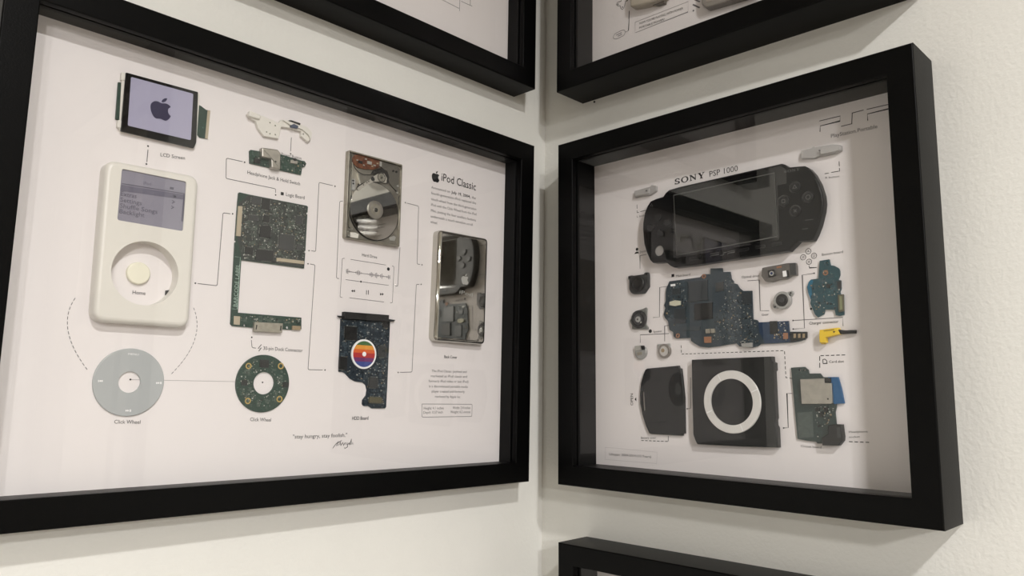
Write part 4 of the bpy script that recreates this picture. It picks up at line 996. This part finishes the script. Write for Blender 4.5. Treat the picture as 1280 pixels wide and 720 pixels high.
comps(T, PR.pts([c5(340, 490), c5(450, 490), c5(460, 560), c5(455, 622), c5(350, 630)], h), h, 40, 23, av, sizes=(.0006, .0015), wt=(2, 4, 2, 1))

# ---- optical pickup
T = Thing(PR, 'optical_pickup', 'grey metal laser pickup with round lens, right of the main board top', 'optical drive', PR.px(974, 341))
h = mm(4)
T.poly('carriage', [c5(280, 132), c5(330, 122), c5(440, 102), c5(456, 100), c5(500, 98), c5(506, 118), c5(508, 180), c5(470, 186), c5(440, 206), c5(385, 212), c5(340, 226), c5(300, 222), c5(284, 200), c5(274, 186)], 0, h, mat('pickup_grey', (112, 108, 104), .38, .5, var=.15, vscale=200), bev=.0004)
T.poly('lens_holder', [c5(316, 150), c5(362, 142), c5(370, 186), c5(322, 196)], h, h + .0012, BLACKM, bev=.0003, fil=.001)
T.disc('lens_ring', *c5(343, 169), 2.8, h + .001, h + .0018, SOLDER, hole=.6, n=20); T.disc('lens', *c5(343, 169), 1.6, h + .001, h + .0016, mat('lens_blue', (60, 70, 110), .05), n=16)
T.poly('window', [c5(416, 154), c5(440, 150), c5(446, 188), c5(420, 192)], h, h + .0006, WMARK)
T.poly('dark_recess', [c5(440, 150), c5(456, 148), c5(460, 196), c5(444, 200)], h, h + .0004, BLACKM)
T.poly('flex_tab', [c5(376, 124), c5(408, 118), c5(410, 130), c5(378, 136)], h, h + .0005, COPPER)
T.poly('end_block', [c5(462, 104), c5(502, 100), c5(506, 178), c5(466, 182)], h, h + .0012, DKGREY, bev=.0003)
# ---- gear motor
T = Thing(PR, 'spindle_motor', 'small round spindle motor with black centre and two ears, under the laser pickup', 'motor', PR.px(977, 375))
h = mm(2)
ears = [c5(465, 288), c5(482, 284), c5(490, 302), c5(478, 322), c5(452, 340), c5(392, 396), c5(372, 408), c5(352, 396), c5(350, 378), c5(372, 360), c5(440, 300)]
T.poly('mounting_plate', ears, 0, h, SILVER, bev=.0003, fil=.001)
T.disc('motor_rim', *c5(412, 348), 10.6, 0, mm(4), SILVER, bev=.0006, hole=.72); T.disc('motor_hub', *c5(410, 347), 7.4, 0, mm(4.6), BLACKM, bev=.0006); T.disc('hub_cap', *c5(410, 346), 3.2, mm(4.5), mm(5.4), DKGREY, bev=.0004, n=24)
for x, y in ((470, 300), (366, 392)): T.disc('screw_hole', *c5(x, y), 1.2, h - .0001, h + .0002, BLACKM, n=12)
T.poly('ribbon_clip', [c5(440, 322), c5(464, 306), c5(470, 314), c5(446, 330)], h, mm(3), BLACKM)

# ---- button board
T = Thing(PR, 'button_board', 'teal button circuit board with curved outline, right side of right frame', 'circuit board', PR.px(1032, 360))
h = mm(1.6)
o1 = [c5(664, 86), c5(728, 75), c5(736, 115), c5(760, 118), c5(790, 134), c5(798, 150), c5(800, 180), c5(788, 212), c5(806, 216), c5(808, 272), c5(800, 290), c5(802, 306), c5(824, 312), c5(827, 445), c5(800, 452), c5(772, 448), c5(764, 412), c5(698, 410), c5(694, 440), c5(652, 462), c5(634, 444), c5(602, 370), c5(606, 345), c5(588, 300), c5(580, 262), c5(590, 228), c5(606, 210), c5(656, 204)]
pp = PR.pts(o1, h)
T.part('board', prism(bmesh.new(), pp, mm(.3), h, [circle(*PR.circ(*c5(712, 98), 1.1, h), 12)]), PCBT)
T.poly('bright_edge', [c5(582, 262), c5(590, 230), c5(608, 212), c5(622, 218), c5(610, 260), c5(612, 310), c5(604, 340), c5(588, 300)], h - .0002, h + .0001, TEALB)
T.disc('gold_ring', *c5(703, 165), 3.4, h - .0001, h + .0003, COPPER, hole=.5, n=20); T.disc('black_contact', *c5(720, 252), 2.6, h - .0001, h + .0006, BLACKM, n=20)
T.poly('ribbon_socket', [c5(784, 312), c5(822, 308), c5(826, 420), c5(790, 426)], h, mm(3), mat('olive_connector', (88, 84, 66), .4), bev=.0002)
T.poly('ribbon_contacts', [c5(796, 322), c5(812, 320), c5(816, 408), c5(800, 412)], mm(2.95), mm(3.1), mat('pale_olive', (130, 134, 100), .4))
T.poly('side_block', [c5(782, 222), c5(806, 220), c5(806, 268), c5(784, 272)], h, mm(2.6), DKGREY)
traces(T, pp, h + .0001, 30, 32, [PR.pts([c5(780, 300), c5(830, 300), c5(830, 430), c5(780, 430)], h)], TRACEB)
comps(T, pp, h, 60, 31, [PR.pts([c5(780, 300), c5(830, 300), c5(830, 430), c5(780, 430)], h)], sizes=(.0005, .0013), wt=(2, 4, 2, 1))
# ---- charger connector
T = Thing(PR, 'charger_connector', 'bright yellow plug with short black cable at the right of the main board', 'connector', PR.px(1038, 418))
h = mm(6)
y_ = T.poly('yellow_housing', [c5(662, 546), c5(785, 530), c5(796, 574), c5(740, 588), c5(702, 596), c5(704, 630), c5(664, 632), c5(660, 600)], mm(1), h, YELLOW, bev=.0005)
T.poly('housing_slot', [c5(690, 548), c5(760, 540), c5(762, 548), c5(692, 556)], h - .0001, h + .00015, mat('dark_yellow', (170, 140, 30), .5), y_)
T.poly('housing_mark', [c5(752, 556), c5(768, 554), c5(760, 566)], h - .0001, h + .0002, BLACKM, y_)
T.poly('pin_foot', [c5(664, 614), c5(700, 612), c5(698, 640), c5(674, 640)], 0, mm(3), YELLOW, bev=.0003)
a = [PR.px(*c5(786, 562), mm(4)), PR.px(*c5(820, 562), mm(4)), PR.px(*c5(860, 558), mm(4)), PR.px(*c5(902, 557), mm(4))]
T.part('cable', tube(bmesh.new(), [(*p, mm(4 - .8 * i)) for i, p in enumerate(a)], .0014), BLACKM)
b2 = [PR.px(*c5(788, 552), mm(4)), PR.px(*c5(820, 556), mm(4)), PR.px(*c5(850, 560), mm(3)), PR.px(*c5(898, 556), mm(3))]
T.part('cable', tube(bmesh.new(), [(*p, mm(5 - .8 * i)) for i, p in enumerate(b2)], .0011), BLACKM)

# ---- battery cover
T = Thing(PR, 'battery_cover', 'dark grey battery cover with curved left side and slot, bottom of right frame', 'battery cover', PR.px(828, 502))
h = mm(2.6)
o1 = [c7(212, 90), c7(384, 74), c7(388, 88), c7(398, 90), c7(404, 140), c7(415, 250), c7(418, 445), c7(406, 446), c7(405, 457), c7(240, 448), c7(224, 444), c7(204, 400), c7(185, 340), c7(174, 280), c7(172, 230), c7(178, 170), c7(192, 120), c7(202, 96)]
sl = fillet(PR.pts([c7(182, 214), c7(197, 214), c7(203, 322), c7(188, 322)], h), .002, 5)
T.part('cover_body', prism(bmesh.new(), PR.pts(o1, h), 0, h, [sl], bev=.0009, seg=4), DOORB)
# ---- disc door
T = Thing(PR, 'disc_door', 'square black disc door with large silver-white ring, bottom of right frame', 'disc door', PR.px(917, 503))
h = mm(6)
o1 = [c7(455, 42), c7(640, 34), c7(892, 24), c7(894, 52), c7(906, 58), c7(908, 98), c7(902, 106), c7(908, 240), c7(914, 360), c7(910, 374), c7(912, 400), c7(920, 414), c7(925, 522), c7(700, 514), c7(486, 503), c7(474, 480), c7(464, 450), c7(458, 250)]
b_ = T.part('door_body', prism(bmesh.new(), PR.pts(o1, h), 0, h, (), bev=.0008, seg=3), DOORB)
u, v = PR.px(915.1, 502.3, h); ru = (Vector(PR.px(879.4, 502.3, h)) - Vector(PR.px(950.8, 502.3, h))).length / 2
T.part('silver_ring', prism(bmesh.new(), circle(u, v, ru, 72), h - .0003, h + .0012, [circle(u, v, ru * .735, 72)], bev=.0006), RINGW)
rg = T.o.children[-1]
for an in (2.05, .42, -1.18, -2.75):
    T.part('ring_notch', ribbon(bmesh.new(), [(u + q * ru * math.cos(an), v + q * ru * math.sin(an)) for q in (.76, .98)], .0007, h + .0013), WMARK, rg, smooth=False)
line(T, b_, [(875, 452), (962, 449)], w=.0004, h=h + .0001, mats=BLACKM, name='seam')
line(T, b_, [(900, 500), (908, 500), (908, 503), (900, 503)], w=.0004, h=h + .0001, mats=BLACKM, name='debossed_logo_stroke')
line(T, b_, [(911, 503), (915, 503), (915, 499.5), (919, 499.5)], w=.0004, h=h + .0001, mats=BLACKM, name='debossed_logo_stroke')
line(T, b_, [(922, 506), (922, 503), (930, 503), (930, 499.5), (922, 499.5)], w=.0004, h=h + .0001, mats=BLACKM, name='debossed_logo_stroke')

# ---- card slot board
T = Thing(PR, 'card_slot_board', 'green-grey circuit board with silver card slot and blue edge, bottom right of right frame', 'circuit board', PR.px(1021, 508))
h = mm(1.6)
o1 = [c8(148, 152), c8(235, 147), c8(258, 165), c8(263, 190), c8(335, 189), c8(354, 213), c8(425, 213), c8(437, 380), c8(440, 405), c8(432, 440), c8(440, 520), c8(440, 600), c8(345, 640), c8(318, 640), c8(308, 628), c8(252, 622), c8(190, 610), c8(170, 400)]
pp = PR.pts(o1, h)
T.part('board', prism(bmesh.new(), pp, mm(.3), h, [circle(*PR.circ(*c8(205, 168), 1.4, h), 12), circle(*PR.circ(*c8(235, 168), 1.4, h), 12)]), pcb('grey_green_pcb', (42, 56, 54), (60, 76, 72), (104, 118, 112)))
T.poly('blue_flap', [c8(386, 212), c8(450, 212), c8(472, 290), c8(490, 382), c8(424, 386)], mm(.3), mm(2.2), BLUE)
T.poly('card_slot', [c8(205, 226), c8(360, 221), c8(362, 250), c8(408, 252), c8(415, 380), c8(405, 385), c8(215, 386)], h, mm(4.2), STEEL, bev=.0004)
T.disc('slot_hole', *c8(385, 353), 1.1, mm(4.15), mm(4.25), BLACKM, n=12)
T.poly('corner_chip', [c8(364, 222), c8(402, 218), c8(404, 248), c8(366, 252)], h, mm(3.4), CHIP)
T.poly('headphone_socket', [c8(385, 522), c8(425, 516), c8(470, 518), c8(480, 596), c8(478, 622), c8(452, 654), c8(348, 652), c8(342, 604), c8(386, 580)], mm(.5), mm(6), BLACKM, bev=.0006)
T.poly('socket_screw_plate', [c8(440, 536), c8(462, 534), c8(468, 602), c8(446, 606)], mm(5.9), mm(6.3), CHIPG)
for q in ([c8(303, 410), c8(330, 408), c8(332, 432), c8(305, 434)], [c8(358, 408), c8(384, 406), c8(386, 432), c8(360, 434)], [c8(328, 444), c8(354, 442), c8(356, 468), c8(330, 470)]):
    T.poly('small_chip', q, h, mm(2.6), CHIP)
T.poly('pale_patch', [c8(188, 442), c8(286, 434), c8(294, 598), c8(196, 606)], h - .0002, h + .0002, mat('pale_pcb_patch', (78, 88, 84), .5, var=.2, vscale=400))
comps(T, PR.pts([c8(296, 400), c8(430, 396), c8(430, 510), c8(380, 520), c8(330, 600), c8(300, 600)], h), h, 46, 41, sizes=(.0006, .0014), wt=(3, 4, 2, 1))

# ------------------------------------------------------------------ upper right frame: beige console pieces and print
g = lambda x, y: (740 + x / 6.4, y / 6.4)
t = lambda *a, **k: text(FTR, BTR, *a, **k)
line(FTR, BTR, [(793.9, 27.8), (860.3, 1.9), (860, 14.8), (793.9, 41), (793.9, 27.8)], w=.0004)
t("NOW YOU'RE PLAYING WITH POWER", g(380, 196), g(728, 74), cap=2.8); t('PORTABLE POWER!', g(378, 232), g(580, 162), cap=2.8)
p = PTR.pts([g(170, 296), g(182, 272), g(240, 242), g(262, 240), g(268, 258), g(256, 284), g(200, 312), g(176, 312)]); FTR.part('printed_oval', ribbon(bmesh.new(), fillet(p, .002, 3), .0004, .0002, True), INK, BTR, smooth=False)
line(FTR, BTR, [g(192, 282), g(238, 260)], w=.0007, mats=INKG); line(FTR, BTR, [g(206, 290), g(240, 274)], w=.0007, mats=INKG)
line(FTR, BTR, [g(268, 256), g(292, 244), g(300, 85)], w=.0005, mats=INK); line(FTR, BTR, [g(295, 150), g(298, 88)], w=.0011, mats=INKG)
p = PTR.pts([g(204, 20), g(196, 36), g(208, 48), g(226, 46), g(232, 70), g(246, 76), g(256, 62), g(262, 44), g(270, 10), g(286, 6), g(286, -20), g(262, -30), g(240, -10), g(234, 10)]); FTR.part('printed_icon', ribbon(bmesh.new(), p, .0005, .0002, True), INK, BTR, smooth=False)
dots(FTR, BTR, [g(208, 33), g(243, 57), g(279, 6)], r=.0007); dots(FTR, BTR, [g(811, 85)], r=.0009, mats=INKG)
line(FTR, BTR, [g(806, 36), g(862, 62)], w=.0014, mats=INKG); line(FTR, BTR, [g(806, -12), g(862, 14)], w=.0014, mats=INKG)
T = Thing(PTR, 'beige_console_shell', 'beige plastic console shell cut off by the top edge, in the upper right frame', 'console shell', PTR.px(812, -60))
h = mm(9)
T.poly('shell_body', [(786.5, -150), (832, -165), (832, -5), (818, 2), (806, 5.5), (787, 9)], 0, h, BEIGE, bev=.002, fil=.003)
T.poly('connector_foot', [g(470, 20), g(560, 0), g(580, 4), g(578, 24), g(520, 42), g(470, 40)], 0, mm(4), mat('foot_dark', (92, 86, 78), .5), bev=.0006)
T.poly('pin', [g(480, 34), g(548, 14), g(552, 34), g(490, 52)], 0, mm(2), TAN, bev=.0003)
T = Thing(PTR, 'grey_battery_slab', 'grey rounded slab cut off by the top edge, right of the beige shell', 'battery', PTR.px(905, -40))
T.poly('slab_body', [(876, -110), (950, -140), (950, -10), (914, 0.5), (882, 10), (876.5, 6)], 0, mm(8), SLABG, bev=.0015, fil=.002)
T.poly('slab_face', [(880, -104), (946, -132), (946, -16), (910, -5), (882, 3)], mm(7.9), mm(8.4), mat('slab_face', (160, 152, 142), .45), bev=.0003, fil=.001)
# ------------------------------------------------------------------ upper left frame: leader lines of its print
g = lambda x, y: (540 + x / 9, y / 9)
line(FTL, BTL, [g(-200, -170), g(120, 0), g(305, 95)], w=.0005); line(FTL, BTL, [g(316, -60), g(309, 126)], w=.0005)
line(FTL, BTL, [g(330, 15), g(430, 60), g(434, -80)], w=.0005); line(FTL, BTL, [g(430, 60), g(452, 69)], w=.0005)

# ------------------------------------------------------------------ nail under the upper right frame
P0 = Place('right', (0, 0), 0, 0)
T = Thing(P0, 'wall_nail', 'tiny dark nail just under the upper right frame', 'nail', (*P0.px(743.6, 127.6), 0))
u, v = P0.px(743.6, 127.6)
T.part('nail_head', dome(bmesh.new(), u, v, [(.0011, .0006), (.0011, .0012), (0, .0016)], 12), BLACKM); T.part('nail_shaft', prism(bmesh.new(), circle(u, v, .0005, 10), 0, .0007), STEEL)

# ------------------------------------------------------------------ ceiling lamps
def bulb(T, u, v, n, watt, r):
    li = bpy.data.lights.new('lamp_bulb', 'AREA'); li.shape = 'DISK'; li.size = 2 * r; li.energy = watt; li.color = LAMPC
    lo = bpy.data.objects.new('lamp_bulb', li); COL.objects.link(lo); lo.parent = T.o; lo.location = (u, v, n); lo.rotation_euler = (math.pi, 0, 0)
def ceiling_place(x, y):
    P_ = Place('left', (0, 0), 0, 0)
    P_.M = Matrix.Translation((x, y, CEIL)) @ Matrix.Rotation(math.pi, 4, 'X'); P_.Mi = P_.M.inverted()
    return P_
def downlight(T, u, v, r, watt):
    ring = T.part('lamp_ring', prism(bmesh.new(), circle(u, v, r * 1.35, 40), 0, .008, [circle(u, v, r * 1.02, 40)], bev=.002), WHITEP)
    T.part('lamp_lens', prism(bmesh.new(), circle(u, v, r, 40), 0, .004), LAMPW, ring)
    bulb(T, u, v, .0055, watt, r * .96)
for lx, ly, watt, which in LAMPS:
    T = Thing(ceiling_place(lx, ly), 'ceiling_lamp', 'round white ceiling lamp ' + which, 'lamp', (0, 0, 0), 'round ceiling lamps')
    downlight(T, 0, 0, .042, watt)
# a plate with three lamps in a row, seen as three white ovals mirrored in the hard drive platter
tx, ty, tw = TRACK
T = Thing(ceiling_place(tx, ty), 'triple_ceiling_lamp', 'white ceiling plate with three round lamps in a row', 'lamp', (0, 0, 0))
dv = Vector((-.08, .11))
T.part('base_plate', box(bmesh.new(), 0, 0, .44, .13, -.001, .0005, math.atan2(dv.y, dv.x)), WHITEP)
for k in (-1, 0, 1): downlight(T, dv.x * k, dv.y * k, .045, tw / 3)
